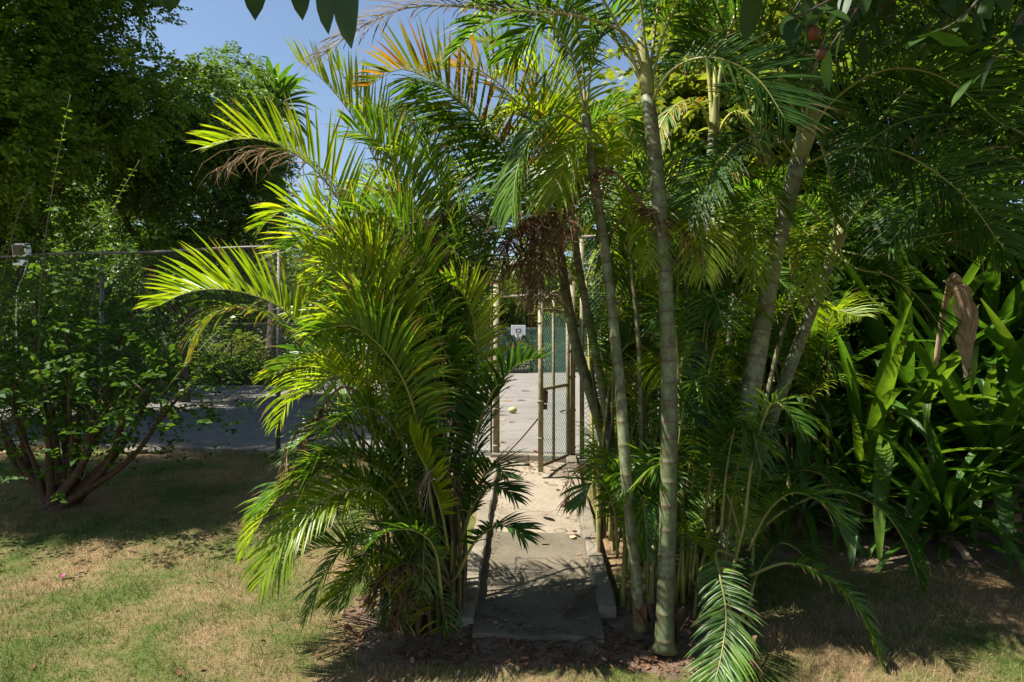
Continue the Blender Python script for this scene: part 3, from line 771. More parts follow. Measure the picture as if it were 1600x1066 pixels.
# ---- palms right of the path, each stem a palm of its own
def palm(label, stem, r0, r1, fronds, mat='trunk', node=.13, shaft=None, name='areca_palm', sheath=True):
    w = px_pts(stem); b = w[0].copy()
    t = thing(name, b, label, 'palm', 'palms right of the path')
    w[0] = w[0] - Vector((0, 0, .05))
    trunk(t, w, r0, r1, node, mat)
    o0 = np.array(b)
    if shaft:                     # smooth green crownshaft above the last scar
        c = spline([np.array(tuple(q)) - o0 for q in px_pts(shaft)], 16)
        MB().tube(c, np.concatenate([np.linspace(r1 * 1.0, r1 * 1.25, 5), np.linspace(r1 * 1.22, r1 * .6, 11)]), 12).build('crownshaft', M['rachis'], t)
    if sheath:                    # dead husks at the foot
        for i in range(7):
            q = random.uniform(0, 6.28); h = random.uniform(.08, .26); ww = random.uniform(.03, .07)
            a_ = np.array([math.cos(q), math.sin(q), 0]); s_ = np.array([-math.sin(q), math.cos(q), 0]); z_ = np.array([0, 0, 1.0])
            rr = r0 * 1.3
            v = [a_ * rr - s_ * ww * .5, a_ * rr + s_ * ww * .5, a_ * (rr + .03) + s_ * ww * .5 + z_ * h * .5, a_ * (rr + .03) - s_ * ww * .5 + z_ * h * .5, a_ * (rr + .09) + s_ * .01 + z_ * h, a_ * (rr + .09) - s_ * .01 + z_ * h]
            v = np.array(v); v2 = v - a_ * .006
            f = [(0, 1, 2, 3), (3, 2, 4, 5)]; f += [tuple(x + 6 for x in q_)[::-1] for q_ in f]
            obj('husk', mesh('husk', np.vstack([v, v2]), f, M['husk']), t)
    for k, l in fronds: frond(t, px_pts(l), **k)
    return t

palm('thick straight ringed palm trunk standing in front, right of the path end',
  [(1038,1004,4.4),(1042,860,4.42),(1046,680,4.45),(1042,480,4.5),(1032,330,4.52),(1020,215,4.55),(1012,150,4.56)], .058, .045, [
  (dict(kind='frond_tan', L=.36, v=15, n=52, t0=.28, droop=.5, wid=.012, roll=35), [(1012,150,4.56),(985,60,4.5),(900,25,4.4),(790,16,4.3),(650,10,4.2),(560,45,4.12),(490,95,4.08)]),
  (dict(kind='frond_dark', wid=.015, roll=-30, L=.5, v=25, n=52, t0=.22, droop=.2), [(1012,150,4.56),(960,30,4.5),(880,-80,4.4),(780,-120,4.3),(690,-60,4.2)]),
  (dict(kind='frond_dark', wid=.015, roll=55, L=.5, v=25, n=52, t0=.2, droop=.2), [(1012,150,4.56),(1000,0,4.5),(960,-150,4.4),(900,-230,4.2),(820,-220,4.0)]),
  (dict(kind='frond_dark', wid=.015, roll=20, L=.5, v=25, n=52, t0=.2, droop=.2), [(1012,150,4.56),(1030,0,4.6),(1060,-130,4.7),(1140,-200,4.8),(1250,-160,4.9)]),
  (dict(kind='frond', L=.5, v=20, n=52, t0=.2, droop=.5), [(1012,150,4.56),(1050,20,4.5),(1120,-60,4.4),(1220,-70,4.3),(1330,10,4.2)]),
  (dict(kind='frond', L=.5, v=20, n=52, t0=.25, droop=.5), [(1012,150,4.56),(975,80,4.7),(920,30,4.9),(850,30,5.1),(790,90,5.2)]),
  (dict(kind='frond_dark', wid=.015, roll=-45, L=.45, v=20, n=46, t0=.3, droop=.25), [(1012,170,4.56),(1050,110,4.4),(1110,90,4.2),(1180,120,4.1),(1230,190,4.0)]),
  (dict(kind='frond_brown', L=.3, n=40, t0=.3), [(1010,330,4.6),(960,270,4.55),(920,275,4.5),(890,320,4.45),(880,380,4.4)]),
  ], shaft=[(1012,150,4.56),(1008,110,4.57),(1002,60,4.58)])
palm('slender curved palm stem beside the path with a green foot',
  [(1002,972,4.55),(992,880,4.57),(980,760,4.6),(968,600,4.65),(950,430,4.7),(930,290,4.75),(915,180,4.8)], .040, .034, [
  (dict(kind='frond', L=.45, v=25, n=48, t0=.2, droop=.4), [(915,180,4.8),(890,80,4.75),(840,20,4.7),(770,30,4.6),(710,80,4.55)]),
  (dict(kind='frond_bright', L=.45, v=25, n=48, t0=.2, droop=.4), [(915,180,4.8),(905,60,4.9),(870,-20,5.0),(800,-30,5.2),(750,10,5.3)]),
  (dict(kind='frond', L=.45, v=25, n=48, t0=.2, droop=.5), [(915,180,4.8),(930,80,4.8),(970,20,4.8),(1030,20,4.8),(1090,80,4.8)]),
  (dict(kind='frond', L=.42, v=15, n=48, t0=.2, droop=.6), [(915,200,4.8),(880,180,4.7),(840,200,4.6),(810,260,4.55),(800,330,4.5)]),
  (dict(kind='frond_bright', L=.40, v=15, n=44, t0=.25, droop=.6), [(935,330,4.8),(950,250,4.7),(930,210,4.6),(890,230,4.5),(870,310,4.45)]),
  (dict(kind='frond_brown', L=.3, n=40, t0=.3), [(945,380,4.8),(985,330,4.7),(1020,330,4.6),(1060,350,4.5),(1095,390,4.45)]),
  ], mat='trunk_pale', node=.17)
palm('pale palm stem leaning over the right gate post',
  [(968,800,6.2),(952,720,6.2),(925,620,6.25),(900,540,6.3),(885,460,6.3),(876,400,6.35)], .055, .045, [
  (dict(kind='frond_yellow', L=.50, v=45, n=56, t0=.2, droop=.12), [(872,400,6.3),(858,350,6.1),(830,300,5.9),(770,215,5.6),(700,145,5.4),(630,108,5.3),(575,135,5.2)]),
  (dict(kind='frond', L=.60, v=-35, n=52, t0=.25, droop=.25), [(872,400,6.3),(856,345,6.0),(828,295,5.8),(768,210,5.5),(698,142,5.35),(640,120,5.25)]),
  (dict(kind='frond', L=.5, v=25, n=48, t0=.2, droop=.45), [(876,400,6.35),(880,300,6.3),(860,220,6.2),(820,180,6.0),(770,190,5.9)]),
  (dict(kind='frond_bright', L=.5, v=25, n=48, t0=.2, droop=.3), [(876,400,6.35),(890,280,6.4),(900,180,6.5),(890,100,6.5),(860,50,6.5)]),
  (dict(kind='frond_dry', L=.40, n=44, t0=.25, wid=.018), [(878,390,6.3),(850,345,6.2),(820,345,6.15),(795,375,6.1),(785,425,6.08)]),
  (dict(kind='frond_brown', L=.38, n=44, t0=.25, wid=.016), [(878,390,6.4),(855,370,6.35),(832,385,6.3),(826,430,6.28),(828,470,6.28)]),
  (dict(kind='frond_dry', L=.36, n=44, t0=.25, wid=.016), [(880,380,6.3),(868,335,6.1),(850,325,6.0),(835,355,5.9),(832,410,5.85)]),
  (dict(kind='frond', L=.40, v=10, n=44, t0=.2, droop=.6, wid=.015), [(880,390,6.3),(850,330,6.25),(800,320,6.2),(760,350,6.15),(740,400,6.1)]),
  (dict(kind='frond_dry', L=.45, n=44, t0=.25), [(876,410,6.3),(862,360,6.2),(835,340,6.1),(815,370,6.0),(812,430,5.95)]),
  (dict(kind='frond_dry', L=.45, n=44, t0=.2), [(876,420,6.3),(862,350,6.2),(850,345,6.1),(846,400,6.0),(850,470,5.98)]),
  (dict(kind='frond', L=.42, v=10, n=40, t0=.25, droop=.3), [(870,420,6.3),(850,370,6.2),(820,355,6.1),(780,370,6.0),(740,420,5.9)]),
  (dict(kind='frond', L=.48, v=20, n=50, t0=.2, droop=.5, wid=.017), [(874,400,6.35),(860,300,6.2),(810,230,6.0),(740,210,5.8),(670,240,5.6)]),
  (dict(kind='frond_bright', L=.46, v=20, n=50, t0=.2, droop=.5, wid=.017), [(874,400,6.35),(850,310,6.4),(800,260,6.5),(740,260,6.6),(690,310,6.7)]),
  (dict(kind='frond', L=.46, v=30, n=50, t0=.2, droop=.3, wid=.017), [(876,400,6.35),(868,260,6.4),(840,150,6.4),(790,80,6.3),(730,60,6.2)]),
  (dict(kind='frond_tan', L=.42, v=5, n=46, t0=.2, droop=.9, wid=.013), [(874,410,6.35),(850,340,6.2),(800,320,6.1),(750,340,6.0),(715,400,5.9)]),
  (dict(kind='frond_bright', L=.46, v=30, n=50, t0=.2, droop=.4, wid=.017), [(876,400,6.35),(885,260,6.3),(870,160,6.2),(830,110,6.1),(780,120,6.0)]),
  (dict(kind='frond', L=.52, v=-10, n=56, t0=.25, droop=.35, wid=.018, roll=20), [(872,400,6.3),(850,330,5.9),(800,260,5.7),(735,195,5.5),(670,160,5.4),(615,165,5.3)]),
  (dict(kind='frond_yellow', L=.46, v=30, n=54, t0=.25, droop=.2, wid=.018), [(872,400,6.3),(866,300,6.0),(840,210,5.8),(790,140,5.6),(735,105,5.5),(680,110,5.4)]),
  (dict(kind='frond_brown', L=.4, n=40, t0=.3), [(870,420,6.3),(850,350,6.2),(800,300,6.1),(760,310,6.0),(725,370,5.9)]),
  ], mat='trunk_pale', node=.16, sheath=False)
palm('second pale palm stem beside the one leaning over the gate post',
  [(962,780,5.9),(955,700,5.9),(940,600,5.95),(920,500,6.0),(905,420,6.0),(895,350,6.0)], .040, .034, [
  (dict(kind='frond', L=.45, v=25, n=46, t0=.2, droop=.5), [(895,350,6.0),(905,250,6.0),(930,190,6.0),(970,180,6.0),(1010,230,6.0)]),
  (dict(kind='frond_bright', L=.45, v=25, n=46, t0=.2, droop=.4), [(895,350,6.0),(880,240,5.8),(850,180,5.6),(810,170,5.5),(770,210,5.4)]),
  (dict(kind='frond', L=.40, v=15, n=46, t0=.2, droop=.6), [(897,370,6.0),(920,330,5.8),(945,330,5.6),(960,380,5.5),(965,440,5.45)]),
  (dict(kind='frond_dry', L=.4, n=40, t0=.2), [(897,380,6.0),(875,350,5.9),(855,370,5.8),(845,420,5.7),(843,470,5.65)]),
  ], mat='trunk_pale', node=.16, sheath=False)
palm('stout grey green palm trunk leaning right behind the front trunk',
  [(1128,870,5.0),(1148,760,5.02),(1172,620,5.05),(1196,480,5.08),(1222,350,5.1),(1248,250,5.12)], .078, .058, [
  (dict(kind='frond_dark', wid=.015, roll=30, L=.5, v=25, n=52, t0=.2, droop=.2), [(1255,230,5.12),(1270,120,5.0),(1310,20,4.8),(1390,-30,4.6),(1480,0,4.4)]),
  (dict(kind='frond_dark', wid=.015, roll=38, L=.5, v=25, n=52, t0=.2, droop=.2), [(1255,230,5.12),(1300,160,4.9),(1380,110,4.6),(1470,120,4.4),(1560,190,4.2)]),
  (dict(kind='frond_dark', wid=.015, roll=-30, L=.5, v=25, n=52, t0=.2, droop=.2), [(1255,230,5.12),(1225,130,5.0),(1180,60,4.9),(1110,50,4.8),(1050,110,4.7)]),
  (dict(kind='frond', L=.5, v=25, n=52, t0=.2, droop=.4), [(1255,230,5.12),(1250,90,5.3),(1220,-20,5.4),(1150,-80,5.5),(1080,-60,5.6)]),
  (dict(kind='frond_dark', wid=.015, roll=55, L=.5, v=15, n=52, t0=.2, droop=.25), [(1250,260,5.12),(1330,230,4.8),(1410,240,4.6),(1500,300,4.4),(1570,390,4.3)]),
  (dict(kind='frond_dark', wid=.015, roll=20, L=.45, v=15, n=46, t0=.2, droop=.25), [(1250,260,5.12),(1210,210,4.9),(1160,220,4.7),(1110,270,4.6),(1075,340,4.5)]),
  ], mat='trunk_pale', node=.19, shaft=[(1248,250,5.12),(1262,200,5.13),(1285,120,5.15)])
palm('thin pale palm stem leaning far right in front of the strap leaved plants',
  [(1165,790,5.45),(1190,700,5.45),(1222,610,5.47),(1255,520,5.5),(1285,440,5.52),(1302,395,5.54)], .052, .043, [
  (dict(kind='frond_dark', wid=.015, roll=-45, L=.5, v=25, n=50, t0=.15, droop=.25), [(1305,390,5.54),(1340,330,5.4),(1400,285,5.2),(1480,260,5.0),(1570,250,4.9)]),
  (dict(kind='frond_dark', wid=.015, roll=30, L=.5, v=10, n=50, t0=.15, droop=.3), [(1305,390,5.54),(1360,400,5.3),(1430,385,5.2),(1520,375,5.0),(1620,385,4.9)]),
  (dict(kind='frond_dark', wid=.015, roll=38, L=.5, v=25, n=50, t0=.15, droop=.3), [(1305,390,5.54),(1300,290,5.4),(1270,200,5.3),(1210,150,5.2),(1140,150,5.1)]),
  (dict(kind='frond_dark', wid=.015, roll=-30, L=.45, v=15, n=50, t0=.15, droop=.2), [(1305,390,5.54),(1270,330,5.4),(1220,310,5.3),(1160,330,5.2),(1110,400,5.1)]),
  (dict(kind='frond_dark', wid=.015, roll=55, L=.5, v=15, n=50, t0=.15, droop=.3), [(1305,390,5.54),(1330,270,5.5),(1380,180,5.5),(1450,120,5.4),(1540,110,5.3)]),
  (dict(kind='frond_dark', wid=.015, roll=20, L=.45, v=10, n=44, t0=.15, droop=.2), [(1305,395,5.5),(1340,420,5.3),(1385,430,5.2),(1430,460,5.1),(1470,510,5.05)]),
  ], mat='trunk_pale', node=.2, shaft=[(1302,395,5.54),(1315,360,5.55),(1330,320,5.56)])
palm('distant pale stem with bright yellow leaf stalks behind the front trunk',
  [(1092,770,7.2),(1096,640,7.2),(1100,480,7.2),(1106,330,7.2),(1114,215,7.2)], .060, .050, [
  (dict(kind='frond', rach='rachis_yellow', r0=.03, L=.5, v=25, n=48, t0=.35, droop=.3), [(1114,200,7.2),(1108,120,7.2),(1095,30,7.2),(1070,-60,7.0),(1010,-120,6.8)]),
  (dict(kind='frond', rach='rachis_yellow', r0=.03, L=.5, v=25, n=48, t0=.35, droop=.3), [(1118,200,7.2),(1126,110,7.2),(1150,20,7.2),(1200,-60,7.1),(1280,-90,7.0)]),
  (dict(kind='frond', rach='rachis_yellow', r0=.03, L=.5, v=25, n=48, t0=.35, droop=.3), [(1116,200,7.2),(1118,100,7.3),(1122,0,7.4),(1110,-90,7.5),(1060,-150,7.6)]),
  (dict(kind='frond_yellow', rach='rachis_yellow', r0=.02, L=.4, v=5, n=40, t0=.2, droop=.6), [(1112,205,7.2),(1095,165,7.1),(1065,160,7.0),(1035,190,6.9),(1020,240,6.8)]),
  (dict(kind='frond_yellow', rach='rachis_yellow', r0=.02, L=.35, v=5, n=30, t0=.3, droop=.6), [(1118,220,7.2),(1135,185,7.1),(1155,175,7.0),(1180,200,6.9),(1190,240,6.8)]),
  ], mat='trunk_pale', node=.2, sheath=False, shaft=[(1114,215,7.2),(1116,190,7.2),(1117,150,7.2)])
palm('thin straight cane between the curved stem and the front trunk',
  [(1020,800,6.6),(1021,680,6.6),(1018,560,6.6),(1012,430,6.6)], .026, .022, [
  (dict(kind='frond', L=.42, v=25, n=44, t0=.2, droop=.5), [(1012,430,6.6),(1000,330,6.5),(970,290,6.4),(930,310,6.3),(900,370,6.2)]),
  (dict(kind='frond_bright', L=.42, v=25, n=44, t0=.2, droop=.5), [(1012,430,6.6),(1025,330,6.6),(1060,280,6.6),(1100,300,6.6),(1130,370,6.6)]),
  (dict(kind='frond', L=.42, v=25, n=44, t0=.2, droop=.4), [(1012,430,6.6),(1008,310,6.7),(990,230,6.8),(950,200,6.9),(900,220,7.0)]),
  ], mat='trunk_pale', node=.15, sheath=False)

for lab, st_, r_, hd_ in (('thin cane just left of the front trunk', [(1000,860,5.3),(1003,700,5.3),(998,540,5.3),(985,400,5.3)], .020, (985,400,5.3)),
    ('thin yellow green cane right of the front trunk', [(1080,850,5.2),(1086,700,5.2),(1080,540,5.2),(1070,420,5.2)], .021, (1070,420,5.2)),
    ('slender pale cane beside the stout leaning trunk', [(1112,830,5.6),(1120,690,5.6),(1136,560,5.6),(1150,430,5.6)], .024, (1150,430,5.6)),
    ('slender cane leaning right between the two leaning trunks', [(1160,810,5.8),(1186,680,5.8),(1212,560,5.8),(1240,450,5.8)], .022, (1240,450,5.8))):
    x_, y_, d_ = hd_
    palm(lab, st_, r_, r_ * .8, [(dict(kind='frond', L=.36, v=25, n=44, t0=.2, droop=.4, wid=.014), [hd_, (x_ - 15 * q, y_ - 90, d_ - .1), (x_ - 60 * q, y_ - 150, d_ - .2), (x_ - 120 * q, y_ - 140, d_ - .3), (x_ - 160 * q, y_ - 80, d_ - .35)]) for q in (-1, .9)]
        + [(dict(kind='frond_bright', L=.34, v=25, n=42, t0=.2, droop=.5, wid=.014), [hd_, (x_ + 5, y_ - 60, d_ - .2), (x_ + 15, y_ - 90, d_ - .45), (x_ + 25, y_ - 60, d_ - .7), (x_ + 30, y_ + 10, d_ - .8)])], mat='trunk_pale', node=.14, sheath=False)
# young palm thickets between and behind the trunks
def thicket(cx, cy, label, n, hs, reach, kinds, spread=.35, avoid=None, L=(.3, .42), name='areca_palm_clump'):
    b0 = Vector((cx, cy, gz(cx, cy)))
    t = thing(name, b0, label, 'palm', 'young palms right of the path')
    for i in range(n):
        q = random.uniform(0, 6.28); w = random.uniform(0, spread)
        b = Vector((cx + math.cos(q) * w, cy + math.sin(q) * w, gz(cx, cy) - .02)); h = random.uniform(*hs)
        top = b + Vector((random.uniform(-.12, .12), random.uniform(-.12, .12), h))
        az = random.uniform(0, 6.28)
        if avoid and math.cos(az - avoid[0]) > avoid[1]: az += math.pi
        cane(t, b, top, random.uniform(.010, .02), random.choice(['cane', 'cane', 'rachis', 'rachis_yellow']))
        frond(t, arch_pts(top, az, random.uniform(*reach), random.uniform(.4, .9), random.uniform(.0, .4)), kind=random.choice(kinds), wid=random.uniform(.011, .018),
              L=random.uniform(*L), n=36, t0=.2, v=random.uniform(15, 40), droop=random.uniform(.25, .6), roll=random.uniform(-25, 25))
    return t
G3 = ['frond', 'frond', 'frond_dark', 'frond_bright']
thicket(1.05, 5.7, 'young palm thicket behind the front trunk', 16, (.4, 2.0), (.4, .8), G3, .35, (math.pi, .5))
thicket(1.75, 6.3, 'young palm thicket under the leaning trunks', 18, (.5, 2.4), (.4, .9), G3, .4)
thicket(1.25, 7.4, 'bright palm thicket in front of the green fence', 20, (.8, 2.8), (.4, .8), ['frond', 'frond_bright', 'frond_bright'], .4, (math.pi, .3))
thicket(2.3, 7.6, 'tall palm thicket behind the stout leaning trunk', 22, (.8, 3.0), (.5, .9), G3, .6)
thicket(1.6, 8.0, 'sunlit palm thicket close against the green fence', 20, (1.2, 3.4), (.4, .8), ['frond', 'frond_bright', 'frond_bright'], .5, (math.pi, .2))
thicket(2.9, 6.9, 'shaded palm thicket left of the strap leaved plants', 14, (.4, 1.6), (.4, .8), G3, .35)
thicket(.98, 6.3, 'fine leaved palm thicket wrapped round the curved stem', 16, (.3, 1.7), (.3, .6), G3, .2, (math.pi, .1), (.24, .34))
thicket(1.35, 5.2, 'fine leaved palm tuft between the front trunk and the stout leaning one', 24, (.4, 2.3), (.25, .55), G3, .24, (math.pi, .5), (.22, .32))
thicket(.92, 4.95, 'low palm tuft at the foot of the curved stem', 7, (.15, .6), (.3, .55), ['frond', 'frond_dark', 'frond_bright'], .16, (math.pi, .2), (.2, .3))
thicket(1.45, 4.75, 'low palm tuft right of the front trunk foot', 9, (.15, .8), (.3, .6), ['frond', 'frond_dark'], .2, (math.pi, .5), (.22, .32))
# low fronds reaching out over the lawn
t = thing('areca_palm_clump', P(1170, 850, 4.75), 'low palm with drooping fronds spreading over the shaded lawn at right', 'palm', 'young palms right of the path')
for k, l in [
  (dict(kind='frond', L=.30, v=10, n=44, t0=.32, droop=.3, wid=.016), [(1165,880,4.7),(1120,860,4.55),(1125,900,4.4),(1135,960,4.25),(1128,1020,4.12),(1112,1085,4.0)]),
  (dict(kind='frond_dark', L=.26, v=25, n=44, t0=.2, droop=.5), [(1165,850,4.8),(1230,795,4.75),(1310,768,4.7),(1375,795,4.65),(1415,850,4.6),(1437,915,4.55)]),
  (dict(kind='frond', L=.22, v=20, n=40, t0=.25, droop=.4), [(1170,900,4.6),(1230,880,4.5),(1290,900,4.4),(1340,950,4.3),(1375,1030,4.2)]),
  (dict(kind='frond_dark', L=.28, v=25, n=36, t0=.25, droop=.4), [(1165,850,4.85),(1190,780,4.9),(1230,740,4.95),(1280,740,5.0),(1330,790,5.0)]),
  (dict(kind='frond', L=.28, v=25, n=36, t0=.25, droop=.4), [(1160,850,4.75),(1130,760,4.7),(1080,720,4.65),(1020,730,4.6),(970,780,4.55)]),
  (dict(kind='frond', L=.28, v=25, n=36, t0=.25, droop=.3), [(1170,860,4.7),(1200,800,4.6),(1240,770,4.5),(1290,790,4.4),(1320,840,4.3)]),
  ]: frond(t, px_pts(l), **k)
t = thing('areca_palm_clump', P(930, 800, 5.2), 'tuft of dark drooping palm leaflets over the right kerb near the gate', 'palm', 'young palms right of the path')
for k, l in [
  (dict(kind='frond_brown', L=.24, n=30, t0=.25), [(945,800,5.6),(935,740,5.7),(915,725,5.8),(895,745,5.9),(885,790,5.95)]),
  (dict(kind='frond', L=.26, v=25, n=34, t0=.25, droop=.4), [(960,860,5.0),(955,780,4.95),(975,735,4.9),(1000,735,4.85),(1025,780,4.8)]),
  (dict(kind='frond', L=.26, v=25, n=34, t0=.25, droop=.4), [(965,870,4.9),(960,800,4.85),(945,760,4.8),(925,755,4.75),(905,790,4.7)]),
  ]: frond(t, px_pts(l), **k)

# palm out of frame to the right whose fronds hang into the top right corner
t = thing('areca_palm', Vector((4.3, 5.2, gz(4.3, 5.2))), 'shaded palm whose dark fronds cross the upper right of the view', 'palm', 'palms right of the path')
trunk(t, [Vector((4.3, 5.2, -.5)), Vector((4.35, 5.2, 1.0)), Vector((4.25, 5.1, 2.6))], .07, .055, .16)
for k, l in [
  (dict(L=.5, v=15, droop=.4), [(1690,290,5.1),(1600,210,4.9),(1500,180,4.7),(1410,190,4.5),(1330,240,4.4)]),
  (dict(L=.5, v=15, droop=.4), [(1690,290,5.1),(1610,260,4.8),(1530,270,4.6),(1450,310,4.5),(1390,380,4.4)]),
  (dict(L=.5, v=25, droop=.3), [(1690,290,5.1),(1640,140,4.9),(1560,60,4.7),(1460,40,4.5),(1370,80,4.4)]),
  (dict(L=.5, v=25, droop=.3), [(1690,290,5.1),(1660,90,5.2),(1590,-10,5.3),(1490,-40,5.4),(1390,0,5.4)]),
  (dict(L=.45, v=10, droop=.4), [(1690,300,5.1),(1620,320,4.8),(1560,345,4.7),(1500,360,4.6),(1420,375,4.5)]),
  ]: frond(t, px_pts(l), kind='frond_dark', n=54, t0=.15, wid=.015, roll=random.uniform(-40, 40), **k)

# ------------------------------------------------------------------ leaves in masses: trees, shrubs
def unit(v): return v / (np.linalg.norm(v, axis=-1, keepdims=True) + 1e-9)
def leaf_quads(p, d, ln, wd, rng=RNG, flat=.6):
    """one bent diamond leaf at each p along d"""
    n = len(p); d = unit(d)
    up_ = np.tile([0, 0, 1.0], (n, 1)) * flat + rng.normal(0, .5, (n, 3))
    s = unit(np.cross(d, up_)); nn = np.cross(s, d)
    ln = np.broadcast_to(np.asarray(ln, float).reshape(-1, 1), (n, 1)); wd = np.broadcast_to(np.asarray(wd, float).reshape(-1, 1), (n, 1))
    m = p + d * ln * .45
    V = np.stack([p, m - s * wd * .5 + nn * wd * .15, p + d * ln - nn * ln * .12, m + s * wd * .5 + nn * wd * .15], 1).reshape(-1, 3)
    F = np.arange(4 * n).reshape(-1, 4)
    return V, F
def sprays(c, outw, n_leaf, slen, lsize, rng=RNG, droop=.35, aspect=.42):
    """leafy twigs: leaves on both sides of a short drooping twig"""
    n = len(c); d = unit(outw + rng.normal(0, .55, (n, 3)))
    u = np.linspace(.05, 1, n_leaf)[None, :, None]
    L = (slen * rng.uniform(.6, 1.25, (n, 1, 1)))
    pos = c[:, None] + d[:, None] * u * L + np.array([0, 0, -1.0]) * droop * u ** 2 * L
    dd = d[:, None] + np.array([0, 0, -1.0]) * droop * 1.6 * u
    side = unit(np.cross(dd, [0, 0, 1.0]))
    sg = np.where(np.arange(n_leaf) % 2, 1, -1)[None, :, None]
    ld = dd * .55 + side * sg + rng.normal(0, .22, (n, n_leaf, 3)) + np.array([0, 0, -.25])
    sz = lsize * rng.uniform(.7, 1.25, (n, n_leaf))
    return leaf_quads(pos.reshape(-1, 3), ld.reshape(-1, 3), sz.ravel(), sz.ravel() * aspect, rng)

def crown_points(blobs, n, rng=RNG, shell=.55):
    """points near the surface of the clumps, and the way outwards there"""
    B = np.array(blobs, float); w = B[:, 3] ** 2; k = rng.choice(len(B), n, p=w / w.sum())
    d = unit(rng.normal(0, 1, (n, 3)))
    r = B[k, 3:4] * (shell + (1 - shell) * rng.random((n, 1)) ** .6)
    sc = np.array([1, 1, .72])
    return B[k, :3] + d * r * sc, unit(d + np.array([0, 0, .15]))

def limbs(name, parent, base, targets, r0, mat, split=.35, rng=random):
    """trunk plus a limb to each target, all tapering, one mesh"""
    base = Vector(base); ts = [Vector(t_) for t_ in targets]
    c = sum(ts, Vector()) / len(ts); fork = base.lerp(Vector((c.x * .6 + base.x * .4, c.y * .6 + base.y * .4, c.z)), split)
    mb = MB()
    kn = [base, base.lerp(fork, .5) + Vector((rng.uniform(-.1, .1), rng.uniform(-.1, .1), 0)), fork]
    mb.tube(spline(kn, 12), np.concatenate([[r0 * 1.5, r0 * 1.2], np.linspace(r0 * 1.05, r0 * .75, 10)]), 12)
    for t_ in ts:
        m1 = fork.lerp(t_, .45) + Vector((rng.uniform(-.3, .3), rng.uniform(-.3, .3), rng.uniform(.0, .5))) * (t_ - fork).length * .25
        rr = r0 * rng.uniform(.3, .55)
        mb.tube(spline([fork - Vector((0, 0, r0)), m1, t_], 12), np.linspace(rr, rr * .18, 12), 7)
        for _ in range(2):
            e_ = t_ + Vector((rng.uniform(-1, 1), rng.uniform(-1, 1), rng.uniform(-.3, .8))) * (t_ - fork).length * .3
            mb.tube(spline([fork.lerp(t_, .6).lerp(m1, .3), m1.lerp(t_, .7), e_], 8), np.linspace(rr * .45, rr * .1, 8), 5)
    return mb.build(name, M[mat], parent)

def make_blobs(cx, cy, cz, rx, ry, rz, n, br, rng=random, low=-1):
    out = []
    while len(out) < n:
        x, y, z = (rng.uniform(-1, 1) for _ in range(3))
        q = x * x + y * y + z * z
        if q > 1 or q < .12 or z < low: continue
        out.append((cx + x * rx, cy + y * ry, cz + z * rz, br * rng.uniform(.65, 1.25)))
    return out

def tree(name, loc, blobs, n_spray, leaves, slen, lsize, mat, r0, label, nlimb=9, bark='bark', group=None, droop=.35, aspect=.42, cat='tree'):
    t = thing(name, loc, label, cat, group); o0 = np.array(loc, float)
    B = [tuple(np.array(b_[:3]) - o0) + (b_[3],) for b_ in blobs]
    c, d = crown_points(B, n_spray)
    V, F = sprays(c, d, leaves, slen, lsize, droop=droop, aspect=aspect)
    obj('crown', mesh('crown', V, F, M[mat], smooth=False), t)
    low_ = [b_ for b_ in B if b_[2] < 8.2] or B
    pick = random.sample(low_, min(nlimb, len(low_)))
    limbs('trunk', t, (0, 0, -.2), [p_[:3] for p_ in pick], r0, bark)
    return t
def copy_tree(o, loc, rz, sc, label, group=None):
    c = o.copy(); COL.objects.link(c); c.location = loc; c.rotation_euler = (0, 0, rz); c.scale = (sc, sc, sc * random.uniform(.9, 1.1))
    c['label'] = label
    if group: c['group'] = group
    for ch in o.children:
        k = ch.copy(); COL.objects.link(k); k.parent = c
    return c

# the two tall trees at upper left
bl = make_blobs(-10.5, 13.6, 5.9, 2.9, 2.6, 3.3, 46, 1.05, low=-.95) + make_blobs(-10.4, 7.5, 9.4, 2.2, 1.1, .8, 22, .9) + make_blobs(-10.6, 13.2, 10.8, 2.2, 4.2, .8, 28, .95) + make_blobs(-10.4, 11.6, 5.4, 2.4, 1.4, 1.9, 16, .95) + make_blobs(-8.7, 13.8, 8.2, 1.0, 1.2, 1.5, 8, .85)  # highest lobes lie out of view, added to shade lawn and court
tree('broadleaf_tree', (-10.9, 14.2, 0), bl, 16000, 14, .5, .11, 'tree_leaf', .12, 'tall dark green tree filling the upper left corner', 16, droop=.2, aspect=.55)
bl = make_blobs(-9.0, 18.6, 6.3, 2.3, 2.4, 3.4, 36, 1.0) + make_blobs(-7.6, 18.4, 7.2, 1.0, 1.2, 1.2, 8, .7)
tree('broadleaf_tree', (-9.0, 18.8, 0), bl, 6000, 14, .5, .13, 'tree_leaf_light', .14, 'paler feathery tree standing right of the tall dark tree', 12)

